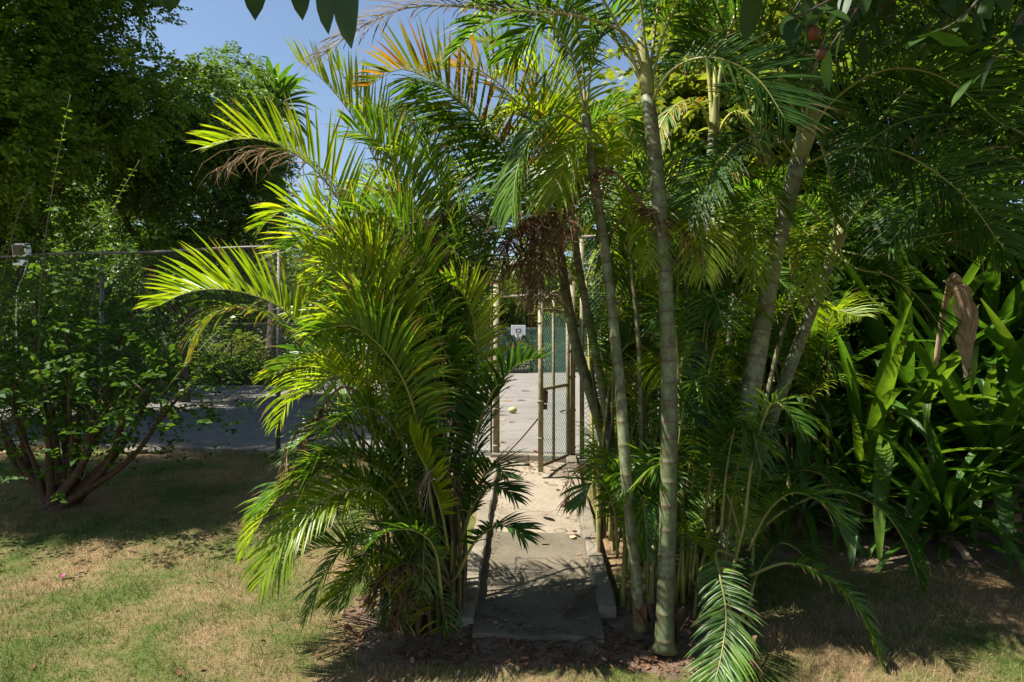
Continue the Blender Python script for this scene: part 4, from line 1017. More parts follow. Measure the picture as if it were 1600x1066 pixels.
# woodland behind the court
bl = make_blobs(0, 0, 5.2, 2.8, 2.6, 2.8, 26, 1.25)
w1 = tree('broadleaf_tree', (1.5, 51, 0), bl_ if False else [(x + 1.5, y + 51, z, r) for x, y, z, r in bl], 1500, 14, .8, .20, 'tree_leaf_light', .16, 'rounded light green tree behind the far fence right of the hoop', 8, group='trees beyond the court')
bl = make_blobs(0, 0, 4.0, 2.6, 2.4, 3.2, 26, 1.2)
w2 = tree('broadleaf_tree', (-2.2, 50, 0), [(x - 2.2, y + 50, z, r) for x, y, z, r in bl], 1500, 14, .8, .20, 'tree_leaf_yellow', .15, 'yellow green bushy tree behind the far fence left of the hoop', 8, group='trees beyond the court')
WOOD = [(w1, 4.8, 52, 1.1), (w2, 8, 50, 1.2), (w1, -6, 53, 1.7), (w2, .2, 54, 1.45), (w1, 12, 53, 1.3), (w1, -10, 50, 1.5), (w2, -14.5, 37, 1.0), (w1, -11.5, 39, 1.05), (w2, -19, 34, .9), (w1, -17, 44, 1.3), (w1, -24, 36, 1.2), (w2, -8.5, 43, .95), (w1, -21.5, 27, 1.0), (w2, 15, 44, 1.2), (w1, -28, 28, 1.2), (w2, 3.2, 49.5, .75), (w2, -16, 21.5, .7), (w1, -20.5, 20, .8), (w1, -13.6, 20.5, .8), (w2, -25, 24, .9), (w1, -17.5, 17, .7), (w1, -14.2, 25.2, 1.15), (w2, -17.5, 26, 1.1)]
WL = ['light green tree second right of the hoop beyond the fence', 'yellow green tree seen right of the open gate leaf', 'tall light tree behind the palm clump', 'yellow green tree directly behind the hoop', 'far light tree behind the palm trunks', 'light tree behind the clump near the far court corner',
      'yellow green tree beyond the left court fence', 'light tree beyond the left court fence near the clump', 'yellow green tree beyond the left fence behind the shrub', 'tall light tree far back at left', 'light tree behind the left shrub', 'yellow green bush tree at the court corner', 'light tree near the left court edge',
      'yellow green tree far behind the right palms', 'light tree at the far left edge', 'small yellow green bush tree at the fence beside the hoop',
      'yellow green tree behind the left shrub under the tall tree', 'light tree at the left edge behind the floodlight', 'small light tree behind the left fence post', 'yellow green tree far off at the left edge', 'light tree behind the dark bush at the left edge', 'light tree shading the court left of the far hedge', 'yellow green tree at the left end of the far hedge']
for (src, x, y, sc), lb in zip(WOOD, WL): copy_tree(src, (x, y, 0), random.uniform(0, 6.28), sc, lb, 'trees beyond the court')

# undergrowth just behind the left fences
def bush(name, loc, rx, ry, rz, n, lsize, mat, label, group=None, bark='bark'):
    bl = make_blobs(loc[0], loc[1], loc[2] + rz * .95, rx, ry, rz, 14, min(rx, rz) * .42)
    return tree(name, loc, bl, n, 12, .4, lsize, mat, .05, label, 7, bark, group, aspect=.5, cat='bush')
bush('bush', (-11.5, 31, 0), 1.8, 1.0, 1.0, 500, .16, 'tree_leaf_yellow', 'low sunlit bush beyond the left court fence', 'bushes beyond the fence')
bush('bush', (-15, 31, 0), 1.8, 1.0, 1.2, 500, .16, 'tree_leaf_light', 'low green bush beyond the left court fence by the shrub', 'bushes beyond the fence')
bush('bush', (-8.7, 14.2, 0), 1.5, 1.0, 1.0, 900, .10, 'tree_leaf', 'dark bush under the tall tree behind the left fence', 'bushes beyond the fence')
bush('bush', (-11.0, 12.6, 0), 1.6, 1.0, 1.2, 900, .10, 'tree_leaf', 'dark bush behind the fence at the left edge', 'bushes beyond the fence')
bush('bush', (-6.3, 21.5, 0), 1.2, 1.0, 1.3, 500, .12, 'tree_leaf_light', 'light bush at the court edge seen over the left fence', 'bushes beyond the fence')

for i, x in enumerate((-17.6, -16.2, -14.9, -13.4, -12.2, -10.9, -9.7)):
    bush('hedge_bush', (x, 28.5 + .3 * (i % 2), 0), .95, .5, .55 + .1 * (i % 3), 260, .13, 'tree_leaf' if i % 3 else 'tree_leaf_light',
         'low bush %s in the hedge before the far left court fence' % ('at the left end', 'second from the left', 'third from the left', 'in the middle', 'third from the right', 'second from the right', 'at the right end')[i], 'hedge along the far left fence')
for i, x in enumerate((-1.6, .1, 1.9, 3.7)):
    bush('bush', (x, 47.6 + .4 * (i % 2), 0), 1.1, .7, 1.25 + .25 * (i % 2), 300, .2, 'tree_leaf_yellow',
         'sunlit bush behind the far fence, %s of four' % ('first from the left', 'second from the left', 'third from the left', 'rightmost')[i], 'bushes behind the hoop')
# dark trees closing the right side
bl = make_blobs(7.5, 11.8, 5.2, 3.6, 2.8, 4.8, 60, 1.2)
tree('broadleaf_tree', (7.2, 12.2, 0), bl, 8500, 14, .6, .15, 'tree_leaf', .22, 'dark tree behind the strap leaved plants', 12)
bl = make_blobs(3.2, 12.2, 5.0, 2.4, 2.0, 3.6, 36, 1.0)
tree('broadleaf_tree', (3.0, 12.6, 0), bl, 2600, 10, .5, .19, 'tree_leaf_yellow', .16, 'bright broad leaved tree behind the palms right of the front trunk', 10, aspect=.6)
bl = make_blobs(5.0, 8.7, 1.4, 2.2, .8, 1.6, 26, .7)
tree('bush', (5.0, 8.7, gz(5, 8.6)), bl, 1800, 10, .4, .15, 'shrub_leaf', .07, 'dark leafy bush behind the strap leaved plants along the fence', 9, aspect=.5, cat='bush')

bl = make_blobs(4.7, 7.72, 1.7, 1.9, .22, 1.5, 26, .5)
tree('bush', (4.7, 7.72, gz(4.7, 7.7)), bl, 1500, 10, .34, .13, 'shrub_leaf', .05, 'leafy bush hiding the right fence above the strap leaved plants', 9, aspect=.5, cat='bush')
bl = make_blobs(2.7, 8.2, 2.0, 1.1, .2, 1.3, 16, .45)
tree('bush', (2.7, 8.2, gz(2.7, 8.2)), bl, 800, 10, .34, .12, 'tree_leaf_light', .04, 'light green bush before the right fence behind the leaning stems', 7, aspect=.5, cat='bush')
# overhanging shade tree: trunk out of frame, canopy above the palms, lobes out of view added for shade
bl = make_blobs(5.4, 5.2, 6.9, 2.2, 2.4, 1.1, 26, .85) + make_blobs(-2.2, 2.6, 5.6, 1.3, .8, .6, 8, .7) + make_blobs(3.4, 3.6, 5.2, 1.6, 1.0, .7, 9, .7) + make_blobs(1.9, 4.3, 6.0, 1.8, 1.2, .6, 16, .8)
st = tree('shade_tree', (6.8, -1.2, gz(6.8, -1.2)), bl, 2900, 9, .5, .20, 'big_leaf', .24, 'dark broad leaved tree overhanging the top right', 14, aspect=.5)
def leaf_mesh(name, ln, wd, fold=.12, bend=.15, rows=7, mat=None):
    """pointed oval leaf with a midrib fold"""
    v, f = [], []
    for i in range(rows):
        t_ = i / (rows - 1); w = wd * .5 * math.sin(math.pi * min(1, t_ * .92 + .04)) ** .8 * (1.08 - .25 * t_)
        if i == rows - 1: w = .001
        z = -bend * ln * t_ * t_
        for s_ in (-1, 0, 1): v.append((s_ * w, t_ * ln, z + (fold * w if s_ else 0)))
    for i in range(rows - 1):
        b_ = i * 3; f += [(b_, b_ + 1, b_ + 4, b_ + 3), (b_ + 1, b_ + 2, b_ + 5, b_ + 4)]
    return mesh(name, v, f, mat)
LM = [leaf_mesh('leaf', .17 * q, .075 * q, bend=.1 + .1 * q, mat=M['big_leaf']) for q in (.9, 1.05, 1.2)]
def aim(o, d, roll=0):
    d = Vector(d).normalized(); q = d.to_track_quat('Y', 'Z'); o.rotation_mode = 'QUATERNION'
    o.rotation_quaternion = q @ Vector((0, 1, 0)).rotation_difference(Vector((0, 1, 0))) @ Matrix.Rotation(roll, 4, 'Y').to_quaternion()
o0 = Vector(st.location)
BR = [([(1500,-260,3.6),(1420,-90,3.2),(1330,-20,3.0),(1240,30,2.9)], 15), ([(1600,-260,3.4),(1560,-60,3.1),(1500,30,3.0),(1430,60,2.9)], 16), ([(1700,-200,3.6),(1640,-30,3.2),(1580,50,3.1),(1540,110,3.0)], 15),
      ([(1500,-260,3.6),(1380,-120,3.0),(1270,-60,2.9),(1180,-20,2.8)], 10), ([(1300,-340,3.4),(900,-220,2.6),(640,-110,2.2),(520,-40,2.1)], 0), ([(1650,-260,3.8),(1600,-80,3.5),(1480,-20,3.6),(1380,30,3.7)], 14), ([(1500,-260,3.6),(1460,-60,3.6),(1400,0,3.7),(1290,20,3.9)], 12)]
for _ in range(9):
    x0 = random.uniform(1230, 1620); y0 = random.uniform(-40, 120); d0 = random.uniform(3.2, 4.2)
    BR.append(([(1600, -300, 4.2), (x0 * .6 + 640, -160, 4.0), (x0 + 60, y0 - 90, d0 + .1), (x0, y0, d0)], 13))
for pts, nl in BR:
    c = spline(px_pts(pts), 30)
    MB().tube([tuple(Vector(q) - o0) for q in c], np.linspace(.02, .004, 30), 6).build('branch', M['bark'], st)
    for i in range(nl):
        q = Vector(c[int(10 + 19 * i / max(1, nl - 1))]); l_ = obj('leaf', random.choice(LM), st, q - o0)
        aim(l_, (random.uniform(-1, 1), random.uniform(-.8, .6), random.uniform(-1.1, -.1)), random.uniform(-.7, .7))
for (x, y, tx, ty, d) in [(545, -60, 530, 62, 2.05), (518, -60, 497, 40, 2.1), (470, -60, 465, 20, 2.12), (400, -70, 394, 19, 2.15), (268, -80, 270, 10, 2.2)]:
    a_, b_ = P(x, y, d), P(tx, ty, d - .03); l_ = obj('leaf', LM[1], st, a_ - o0)
    l_.scale = [(b_ - a_).length / .1785] * 3; aim(l_, b_ - a_, random.uniform(-.4, .4))
for (x, y, r) in ((1270, 52, .030), (1283, 84, .024)):
    p = P(x, y, 3.0) - o0; mb = MB()
    zz = np.linspace(-1, 1, 9); mb.tube([(p.x, p.y, p.z + r * 1.15 * q) for q in zz], [max(.002, r * math.sqrt(max(0, 1 - q * q))) for q in zz], 12)
    mb.tube([(p.x, p.y, p.z + r), (p.x + .01, p.y, p.z + r + .05)], .004, 5).build('fruit', M['fruit'], st)

# ------------------------------------------------------------------ left shrub with long upright shoots
SB = P(95, 785, 7.1); SB.z = gz(SB.x, SB.y)
sh = thing('flowering_shrub', SB, 'dark leafy shrub with reddish stems and long upright shoots at left', 'shrub')
tips = [(-20,450,7.2),(130,430,7.3),(60,420,7.0),(230,450,7.2),(-10,560,6.9),(40,500,7.2),(90,470,7.4),(150,500,7.0),(210,520,6.9),(260,560,6.8),(310,590,6.8),(235,600,6.5),(20,590,6.5),(110,560,6.4),(180,590,6.6),(-60,600,6.8),(290,500,7.3),(60,560,6.6),(-30,620,6.6)]
cl = []
for i, q in enumerate(tips):
    e = P(*q); q0 = SB + Vector((random.uniform(-.12, .16), random.uniform(-.1, .1), -.03))
    m1 = q0.lerp(e, .4) + Vector(((e - q0).x * .10, 0, -.05)); m2 = q0.lerp(e, .72) + Vector((random.uniform(-.1, .1), random.uniform(-.1, .1), .03))
    c = spline([q0 - SB, m1 - SB, m2 - SB, e - SB], 20)
    MB().tube(c, np.linspace(random.uniform(.03, .06), .006, 20), 8).build('stem', M['bark_red'], sh)
    for j in (12, 14, 15, 17, 18, 19): cl.append((tuple(c[j]), .13 + .009 * j))
    for k_ in range(3):
        s0 = c[random.randint(11, 18)]; e2 = s0 + np.array([random.uniform(-.45, .45), random.uniform(-.4, .4), random.uniform(-.05, .5)])
        MB().tube(spline([s0, (s0 + e2) / 2 + np.array([0, 0, .05]), e2], 7), np.linspace(.011, .003, 7), 5).build('twig', M['twig'], sh)
        cl.append((tuple(e2), .2))
MB().tube([(0, 0, -.1), (0, 0, .02), (.01, 0, .14)], [.2, .15, .10], 14).build('root_crown', M['bark_red'], sh)
cc = np.concatenate([RNG.normal(0, 1, (7, 3)) * s_ * 1.5 * np.array([1, 1, .8]) + np.array(c_) for c_, s_ in cl])
V, F = sprays(cc, unit(RNG.normal(0, 1, cc.shape) + np.array([0, 0, .4])), 7, .22, .068, droop=.25, aspect=.55)
obj('foliage', mesh('foliage', V, F, M['shrub_leaf'], smooth=False), sh)
def shoot(pts, nl, lsize, parent):
    w = [p - Vector(parent.location) for p in px_pts(pts)]; c = spline(w, 40)
    so_ = MB().tube(c, np.linspace(.009, .003, 40), 6).build('shoot', M['twig'], parent)
    ps, ds = [], []
    for i in range(nl):
        t_ = .3 + .7 * i / nl; j = int(t_ * 39); an = i * 2.4
        ps.append(c[j]); ds.append((math.cos(an), math.sin(an), .25)); ps.append(c[j]); ds.append((-math.cos(an + .8), -math.sin(an + .8), .15))
    V, F = leaf_quads(np.array(ps), np.array(ds) + RNG.normal(0, .15, (len(ds), 3)), RNG.uniform(.7, 1.2, len(ps)) * lsize, RNG.uniform(.7, 1.1, len(ps)) * lsize * .6, flat=1.5)
    obj('leaves', mesh('leaves', V, F, M['shoot_leaf'], smooth=False), so_)
for pts in ([(60,620,6.9),(62,480,6.9),(70,380,6.9),(88,260,6.85),(110,148,6.8)], [(120,600,6.9),(145,470,6.85),(160,390,6.8),(180,320,6.8),(218,250,6.75)], [(10,600,6.9),(2,470,6.9),(12,400,6.85),(30,330,6.85),(55,283,6.8)],
            [(100,560,7.0),(110,440,7.0),(140,360,7.0),(180,330,7.0)], [(0,560,6.7),(-8,450,6.7),(5,390,6.7),(30,370,6.7)], [(250,620,6.7),(300,560,6.6),(350,510,6.6),(420,460,6.6)], [(250,640,6.7),(300,600,6.6),(350,560,6.6)]):
    shoot(pts, 26, .062, sh)
fl_ = P(238, 470, 10.9)
pv = thing('purple_flower_spray', fl_, 'small purple flower spray behind the left fence', 'flowers')
V, F = leaf_quads(RNG.normal(0, .07, (70, 3)), RNG.normal(0, 1, (70, 3)), .05, .04); obj('petals', mesh('petals', V, F, M['purple'], smooth=False), pv, kind='stuff')
MB().tube(spline([(0, 0, -.0), (.1, .1, -.5), (.05, .2, -1.9)], 10), np.linspace(.005, .02, 10), 6).build('stalk', M['twig'], pv)

# ------------------------------------------------------------------ strap leaved plants
def strap_mesh(name, ln, wd, arch, kink=None, rows=12, mat=None, tipw=.08, chan=.35):
    """long channelled leaf that starts upright (+Z) and arches towards +Y; may be snapped over at kink"""
    v, f = [], []; p = np.array([0, 0, 0.0]); a_ = 0.0
    for i in range(rows):
        t_ = i / (rows - 1)
        w = wd * .5 * (.55 + .45 * min(1, t_ * 3)) * (1 if t_ < .55 else max(tipw, 1 - ((t_ - .55) / .45) ** 1.8))
        nn = np.array([0, -math.cos(a_), math.sin(a_)])
        v += [p + np.array([-w, 0, 0]) + nn * w * chan, p + np.array([-w * .45, 0, 0]) + nn * w * chan * .25, p, p + np.array([w * .45, 0, 0]) + nn * w * chan * .25, p + np.array([w, 0, 0]) + nn * w * chan]
        a_ += arch / rows * (1 + t_)
        if kink and i == int(kink * rows): a_ += 1.9
        p = p + np.array([0, math.sin(a_), math.cos(a_)]) * ln / (rows - 1)
    for i in range(rows - 1):
        for j in range(4): b_ = i * 5 + j; f.append((b_, b_ + 1, b_ + 6, b_ + 5))
    return mesh(name, v, f, mat, attrs={'tip': np.repeat(np.linspace(0, 1, rows), 5), 'across': np.tile([-1, -.45, 0, .45, 1], rows)})
SM = [strap_mesh('leaf', 1.0, .075, a_, mat=M['strap']) for a_ in (.35, .7, 1.0, 1.4, 1.8)] + [strap_mesh('leaf', 1.0, .08, .3, .62, mat=M['strap']), strap_mesh('leaf', 1.0, .08, .5, .75, mat=M['strap'])]
SD = [strap_mesh('dry_leaf', 1.0, .05, 2.2, mat=M['strap_dry'], chan=.9), strap_mesh('dry_leaf', 1.0, .055, 1.6, .4, mat=M['strap_dry'], chan=.7)]
def rosette(x, y, label, n, ln, wscale=1.0, tilt=(6, 82), h=0, dry=8, seed=1, az_rng=None, name='strap_leaved_plant', broad=1.0):
    rr = random.Random(seed); z0 = gz(x, y); n = int(n * 1.3)
    t = thing(name, (x, y, z0), label, 'plant', 'strap leaved plants')
    MB().tube([(0, 0, -.1), (0.01, 0, h * .5), (0, 0, h + .12)], [.10, .085, .05], 12).build('stem', M['husk'], t)
    for i in range(n):
        q = i / n; az = i * 2.39996 + rr.uniform(-.2, .2)
        tl = R(tilt[0] + (tilt[1] - tilt[0]) * q ** .9 + rr.uniform(-7, 7))
        m_ = rr.choice(SM[:3] if q < .4 else SM[:5] if rr.random() < .75 else SM[5:])
        l_ = obj('leaf', m_, t, (0, 0, h + .10 * (1 - q)))
        s_ = ln * rr.uniform(.7, 1.15); l_.scale = (s_ * broad * rr.uniform(.6, .85), s_, s_)
        l_.rotation_euler = (Matrix.Rotation(az, 4, 'Z') @ Matrix.Rotation(-tl, 4, 'X')).to_euler()
    for i in range(dry):
        az = rr.uniform(0, 6.28); l_ = obj('dry_leaf', rr.choice(SD), t, (0, 0, h + .05)); s_ = ln * rr.uniform(.5, .8); l_.scale = (s_ * 1.3, s_, s_)
        l_.rotation_euler = (Matrix.Rotation(az, 4, 'Z') @ Matrix.Rotation(-R(rr.uniform(55, 95)), 4, 'X')).to_euler()
    return t
rosette(4.55, 6.55, 'bright upright strap leaved plant just left of the dead hanging leaf', 40, 2.0, seed=21, h=.35, tilt=(2, 60), broad=1.2)
rosette(3.45, 6.75, 'strap leaved plant with leaves leaning left over the palm thicket', 40, 1.9, seed=22, h=.2, tilt=(4, 78), broad=1.15)
rosette(3.85, 6.1, 'dark strap leaved rosette in front with arching leaves on the littered soil', 44, 1.55, seed=3, h=.05)
rosette(4.15, 7.2, 'tall strap leaved plant with upright sunlit leaves in the middle', 46, 2.3, seed=5, h=.6, tilt=(2, 70), broad=1.25)
rosette(3.2, 7.6, 'strap leaved plant with broad leaves behind the thin leaning stem', 42, 2.2, seed=8, h=.5, tilt=(2, 75), broad=1.3)
rosette(5.5, 7.0, 'strap leaved plant at the right edge of the view', 50, 2.0, seed=9, h=.45, tilt=(4, 85), broad=1.15)
rosette(5.3, 7.6, 'taller strap leaved plant at the back right', 36, 2.0, seed=12, h=1.0, tilt=(4, 90), broad=1.2)
rosette(2.75, 6.6, 'low strap leaved plant behind the thin leaning stem foot', 30, 1.2, seed=15, h=.05)
# the big dead leaf that hangs folded over
hp = P(1497, 438, 5.55)
hd = thing('dead_strap_leaf', hp, 'large pale brown dead leaf hanging folded over the green straps', 'leaf')
v, f = [], []
for i in range(26):
    t_ = i / 25; w = .084 * (.78 + .22 * min(1, t_ * 5)) * (1 if t_ < .55 else max(.10, 1 - ((t_ - .55) / .45) ** 1.4)) * (1 + .09 * math.sin(23 * t_) + .07 * math.sin(41 * t_ + 1))
    for j in range(11):
        s_ = (j - 5) / 5
        y = -.05 * math.cos(s_ * 1.5) + .022 * math.sin(9 * s_ + 3 * math.sin(5 * t_)) + .010 * math.sin(23 * s_ + 17 * t_) - .06 * math.sin(t_ * 2)
        v.append((s_ * w * (1 + .10 * math.sin(13 * t_ + (2 if s_ > 0 else 0))) + .03 * t_ + .016 * math.sin(5 * t_), y + (.09 * (1 - t_ / .1) if t_ < .1 else 0), -.74 * t_ + .012 * math.sin(6 * s_ + 9 * t_) - .05 * abs(s_) * (t_ > .9)))
for i in range(25):
    for j in range(10): b_ = i * 11 + j; f.append((b_, b_ + 1, b_ + 12, b_ + 11))
obj('blade', mesh('blade', v, f, M['strap_dry'], attrs={'across': np.tile(np.linspace(-1, 1, 11), 26)}), hd)
MB().tube(spline([(0, 0, 0), (.03, .12, .03), (.10, .35, -.25), (.12, .5, -.7)], 12), np.linspace(.03, .022, 12), 8).build('midrib', M['strap_dry'], hd)

# ------------------------------------------------------------------ dracaena with a skirt of hanging leaves (upper left)
DS = 2.4; db = Vector((P(425, 600, 30.5).x, 30.5, 0))
dr = thing('dracaena_tree', db, 'dracaena with upright leaf tuft and hanging skirt far behind the left fence', 'tree')
ct = (P(425, 178, 30.5) - db) / DS; dr.scale = (DS, DS, DS)
MB().tube(spline([(0, 0, -.2), (.1, 0, 1.8), (.02, 0, 3.6), (ct.x, 0, ct.z)], 16), np.linspace(.17, .12, 16), 10).build('trunk', M['bark'], dr)
for i in range(78):
    az = i * 2.4; q = i / 78; l_ = obj('leaf', random.choice(SM[:4]), dr, (ct.x, 0, ct.z + .2 * (1 - q)))
    s_ = random.uniform(.75, 1.05); l_.scale = (s_ * 1.9, s_, s_)
    l_.rotation_euler = (Matrix.Rotation(az, 4, 'Z') @ Matrix.Rotation(-R(5 + 85 * q + random.uniform(-6, 6)), 4, 'X')).to_euler()
for i in range(70):
    az = i * 2.4; q = i / 70; l_ = obj('leaf' if i % 3 else 'dry_leaf', random.choice(SM[2:5]) if i % 3 else SD[1], dr, (ct.x * (1 - q * .2), 0, ct.z - .1 - 1.3 * q))
    s_ = random.uniform(.6, .95); l_.scale = (s_ * 1.7, s_, s_)
    l_.rotation_euler = (Matrix.Rotation(az, 4, 'Z') @ Matrix.Rotation(-R(95 + 40 * q + random.uniform(-8, 8)), 4, 'X')).to_euler()

# ------------------------------------------------------------------ things lying about
def on_path(x, y): return 4.45 < y < 8.8 and -.40 < x < .82
FLM = []
for k_ in range(4):
    m_ = leaf_mesh('fallen_leaf', 1, .5 + .1 * k_, fold=.35 - .1 * k_, bend=-.25 + .22 * k_, rows=6, mat=M['litter']); FLM.append(m_)
def drop(px, py, d, size, label, group, zf=None):
    p = P(px, py, d)
    o = obj('fallen_leaf', random.choice(FLM), None, label=label, cat='leaf', group=group)
    z = zf(p.x, p.y)
    o.location = (p.x, p.y, z + .012); o.scale = (size, size, size); o.rotation_euler = (random.uniform(-.25, .25), random.uniform(-.25, .25), random.uniform(0, 6.28))
def depth_for(py, zf, x_px):
    d = 6.0
    for _ in range(30): d = (CAMZ - zf((x_px - 800) / FPX * d, d)) / ((py - 551) / FPX)
    return d
zpath = lambda x, y: pz(y) - (0 if y > 6.35 else .02)
zcourt = lambda x, y: 0.0
for (x, y, s_) in [(790,722,.12),(803,720,.10),(818,724,.11),(783,733,.13),(830,722,.09),(858,735,.10),(875,790,.08),(897,833,.10),(893,842,.09),(845,850,.09),(790,738,.09),(870,765,.07),(812,716,.10)]:
    lb = {(875, 790): 'small dry leaf by the right kerb on the sunlit path', (897, 833): 'dry leaf against the right kerb at the joint in the path', (893, 842): 'dry leaf just below the joint beside the right kerb',
          (845, 850): 'dry leaf in the middle of the path at the shadow edge', (870, 765): 'small dry leaf on the path below the open gate leaf', (783, 733): 'broad dry leaf at the left kerb end by the gate'}.get((x, y), 'dry brown leaf in the drift at the gate sill')
    drop(x, y, depth_for(y, zpath, x), s_, lb, 'fallen leaves on the path', zpath)
l = drop(848, 806, depth_for(806, zpath, 848), .15, 'yellow fallen leaf in the middle of the sunlit path', None, zpath)
for (x, y, s_) in [(787,655,.22),(803,660,.18),(835,704,.22),(838,629,.3),(800,627,.3),(820,626,.28),(855,640,.25),(876,645,.25),(788,692,.15),(925,650,.3),(945,645,.3),(840,655,.2),(815,612,.35),(905,660,.22),(792,608,.3)]:
    drop(x, y, depth_for(y, zcourt, x), s_, 'pale dry leaf lying on the court', 'fallen leaves on the court', zcourt)
for (x, y, s_) in [(55,905,.06),(30,945,.05),(88,992,.05),(180,955,.06),(305,910,.05),(325,908,.05),(405,998,.05),(280,1055,.07),(365,838,.06),(132,843,.06),(285,855,.05),(50,1045,.06),(312,1046,.06),(120,998,.06),(5,838,.06)]:
    drop(x, y, depth_for(y, gz, x), s_ * .85, 'small dry leaf lying on the sunny lawn', 'fallen leaves on the lawn', gz)
for (x, y, s_) in [(380,748,.10),(235,760,.07),(245,762,.06),(420,725,.06)]:
    drop(x, y, depth_for(y, gz, x), s_, 'pale fallen leaf on the shaded lawn behind the shrub', 'fallen leaves in the shade', gz)
for i in range(22):
    x, y = random.choice([(random.uniform(470, 760), random.uniform(965, 1040)), (random.uniform(930, 1100), random.uniform(960, 1050)), (random.uniform(1230, 1590), random.uniform(845, 900))])
    drop(x, y, depth_for(y, gz, x), random.uniform(.03, .06), 'brown leaf scrap lying on the bare soil', 'leaf scraps on the soil', lambda a_, b_: gz(a_, b_) + .014)
fx = P(97, 903, depth_for(903, gz, 97)); fw = thing('fallen_flower', (fx.x, fx.y, gz(fx.x, fx.y) + .015), 'pink fallen blossom on the sunny lawn', 'flower')
pm_ = leaf_mesh('petal', .035, .026, bend=-.3, mat=M['petal'])
for i in range(5):
    p_ = obj('petal', pm_, fw); p_.rotation_euler = (.4, .0, i * 1.257)
ball = P(801, 643, depth_for(646, zcourt, 801)); nu = MB()
zz = np.linspace(-1, 1, 11); nu.tube([(ball.x + .10 * q, ball.y, .075) for q in zz], [max(.004, .075 * math.sqrt(max(0, 1 - q * q)) * (1 + .08 * q)) for q in zz], 14)
nut = nu.build('fallen_fruit', M['nut'], None, label='round pale green fallen fruit on the court', cat='fruit')
# fallen palm sheath across the path and a stick
def zs(x, y): return pz(y) - .02
pa, pb = P(880, 962, depth_for(962, zs, 880)), P(935, 925, depth_for(930, zs, 935))
c = spline([(pa.x, pa.y, zs(pa.x, pa.y) + .02), ((pa.x + pb.x) / 2, (pa.y + pb.y) / 2, zs(pb.x, pb.y) + .035), (pb.x, pb.y, zs(pb.x, pb.y) + .075)], 10)
ax_ = unit(c[-1] - c[0]); sd_ = np.array([-ax_[1], ax_[0], 0]); v, f = [], []
for i in range(10):
    w = .035 * (.35 + .65 * math.sin(math.pi * min(1, .15 + i / 11)))
    for j in range(5):
        q = (j - 2) / 2; v.append(c[i] + sd_ * w * q + np.array([0, 0, w * .8 * q * q]))
for i in range(9):
    for j in range(4): b_ = i * 5 + j; f.append((b_, b_ + 1, b_ + 6, b_ + 5))
obj('palm_sheath', mesh('palm_sheath', v, f, M['husk']), label='curled brown fallen palm sheath on the shaded path', cat='palm sheath')
sa = P(1010, 1022, depth_for(1022, gz, 1010)); 
MB().tube(spline([(sa.x, sa.y, gz(sa.x, sa.y) + .03), (sa.x + .09, sa.y - .01, gz(sa.x, sa.y) + .03), (sa.x + .17, sa.y - .05, gz(sa.x, sa.y) + .025)], 8), np.array([.006, .012, .014, .013, .012, .011, .009, .004]), 7).build('stick', M['husk'],
   label='pale broken stick on the soil before the front trunk', cat='stick')
for i, (x, y) in enumerate(((222, 690), (248, 693), (205, 694))):
    p = P(x, y, 9.6); mb = MB(); zz = np.linspace(-1, 1, 7)
    mb.tube([(p.x, p.y, -.02 + .06 * q) for q in zz], [max(.004, .12 * math.sqrt(max(0, 1 - q * q)) * (1 + .2 * math.sin(5 * q + i))) for q in zz], 9)
    mb.build('stone', M['kerb'], None, label='small stone at the foot of the fence behind the shrub', cat='stone', group='stones along the fence foot')

# ------------------------------------------------------------------ leaf litter and crumbs nobody could count
def litter(name, n, areas, zf, size, label, seed):
    rg = np.random.default_rng(seed); P_ = []
    for (cx, cy, rx_, ry_) in areas:
        k = n // len(areas); q = rg.uniform(0, 6.283, k); r_ = np.sqrt(rg.random(k)) * rg.uniform(.9, 1.12, k)
        P_ += list(zip(cx + rx_ * r_ * np.cos(q), cy + ry_ * r_ * np.sin(q)))
    p = np.array([(x, y, zf(x, y)) for x, y in P_]); m_ = len(p)
    d = rg.normal(0, 1, (m_, 3)); d[:, 2] *= .18
    sz = size * rg.lognormal(0, .5, m_)
    V, F = leaf_quads(p + np.array([0, 0, .006]), d, sz, sz * rg.uniform(.12, .5, m_), rg, 2.5)
    obj(name, mesh(name, V, F, M['litter'], smooth=False), label=label, kind='stuff')
litter('leaf_litter', 5200, SOILS, lambda x, y: gz(x, y) + .012, .035, 'brown leaf crumbs and dry leaflets on the bare soil', 31)
def zp2(x, y): return pz(y) - (0 if y > 6.35 else .02) + .002
litter('path_litter', 700, [(-.17, 6.6, .07, 2.0), (.62, 6.6, .05, 1.8), (.25, 8.35, .4, .3), (.2, 4.75, .4, .2)], zp2, .028, 'leaf crumbs gathered along the path edges', 32)
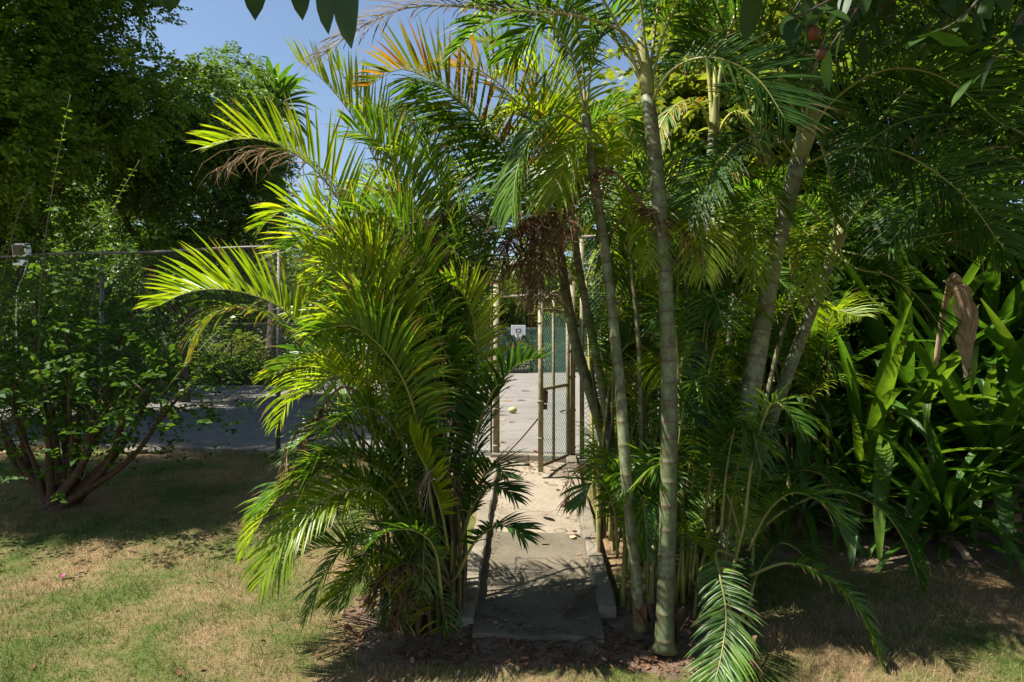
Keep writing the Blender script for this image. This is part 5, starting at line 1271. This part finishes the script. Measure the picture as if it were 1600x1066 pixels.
# ------------------------------------------------------------------ grass
def grass(name, n, x0, x1, y0, y1, h, w, label, seed, keep=None):
    rg = np.random.default_rng(seed)
    x = rg.uniform(x0, x1, n); y = y0 + (y1 - y0) * rg.random(n) ** 1.25
    k = ~((y > 4.42) & (x > -.42) & (x < .84))
    k &= np.abs(x) < y * .78 + .2
    for (cx, cy, rx_, ry_) in SOILS:
        q = ((x - cx) / rx_) ** 2 + ((y - cy) / ry_) ** 2
        k &= (q > 1) | (rg.random(n) < .04)
    if keep is not None: k &= keep(x, y)
    x, y = x[k], y[k]; n = len(x)
    z = np.array([gz(a_, b_) for a_, b_ in zip(x, y)])
    q = rg.uniform(0, 6.283, n); hh = h * rg.uniform(.5, 1.4, n) * (.7 + .5 * (np.sin(5.1 * x + 2 * np.sin(3.3 * y)) * np.sin(4.3 * y + 1.7 * np.sin(2.9 * x)) > .1) + .5 * (rg.random(n) > .94)); lean = rg.uniform(.1, 1.1, n) * hh
    la = rg.uniform(0, 6.283, n)
    p = np.stack([x, y, z - .003], 1); s = np.stack([np.cos(q), np.sin(q), 0 * q], 1) * (w * rg.uniform(.7, 1.3, n))[:, None]
    tip = p + np.stack([np.cos(la) * lean, np.sin(la) * lean, hh], 1)
    V = np.stack([p - s, p + s, tip], 1).reshape(-1, 3)
    obj(name, mesh(name, V, np.arange(3 * n).reshape(-1, 3), M['blade'], smooth=False), label=label, kind='stuff')
grass('grass', 330000, -8.5, 8.0, 3.6, 9.4, .040, .0024, 'short patchy grass of the lawn', 5)
fy = lambda x: FA.y + (x - FA.x) / FD.x * FD.y
grass('tall_grass', 14000, -8.5, -.6, 8.6, 10.4, .10, .003, 'longer grass along the foot of the left fence', 6, keep=lambda x, y: np.abs(y - (fy(x) - .28)) < .16)

rg_ = np.random.default_rng(77); tx = rg_.uniform(-6.5, 6.5, 900); ty = rg_.uniform(3.8, 8.6, 900)
TK = np.stack([tx, ty], 1)
def near_tuft(x, y):
    k = np.zeros(len(x), bool)
    for i in range(0, len(TK)):
        k |= (x - TK[i, 0]) ** 2 + (y - TK[i, 1]) ** 2 < .0011
    return k
grass('grass_tufts', 60000, -6.5, 6.5, 3.7, 8.7, .062, .0022, 'taller grass tufts scattered over the lawn', 8, keep=near_tuft)
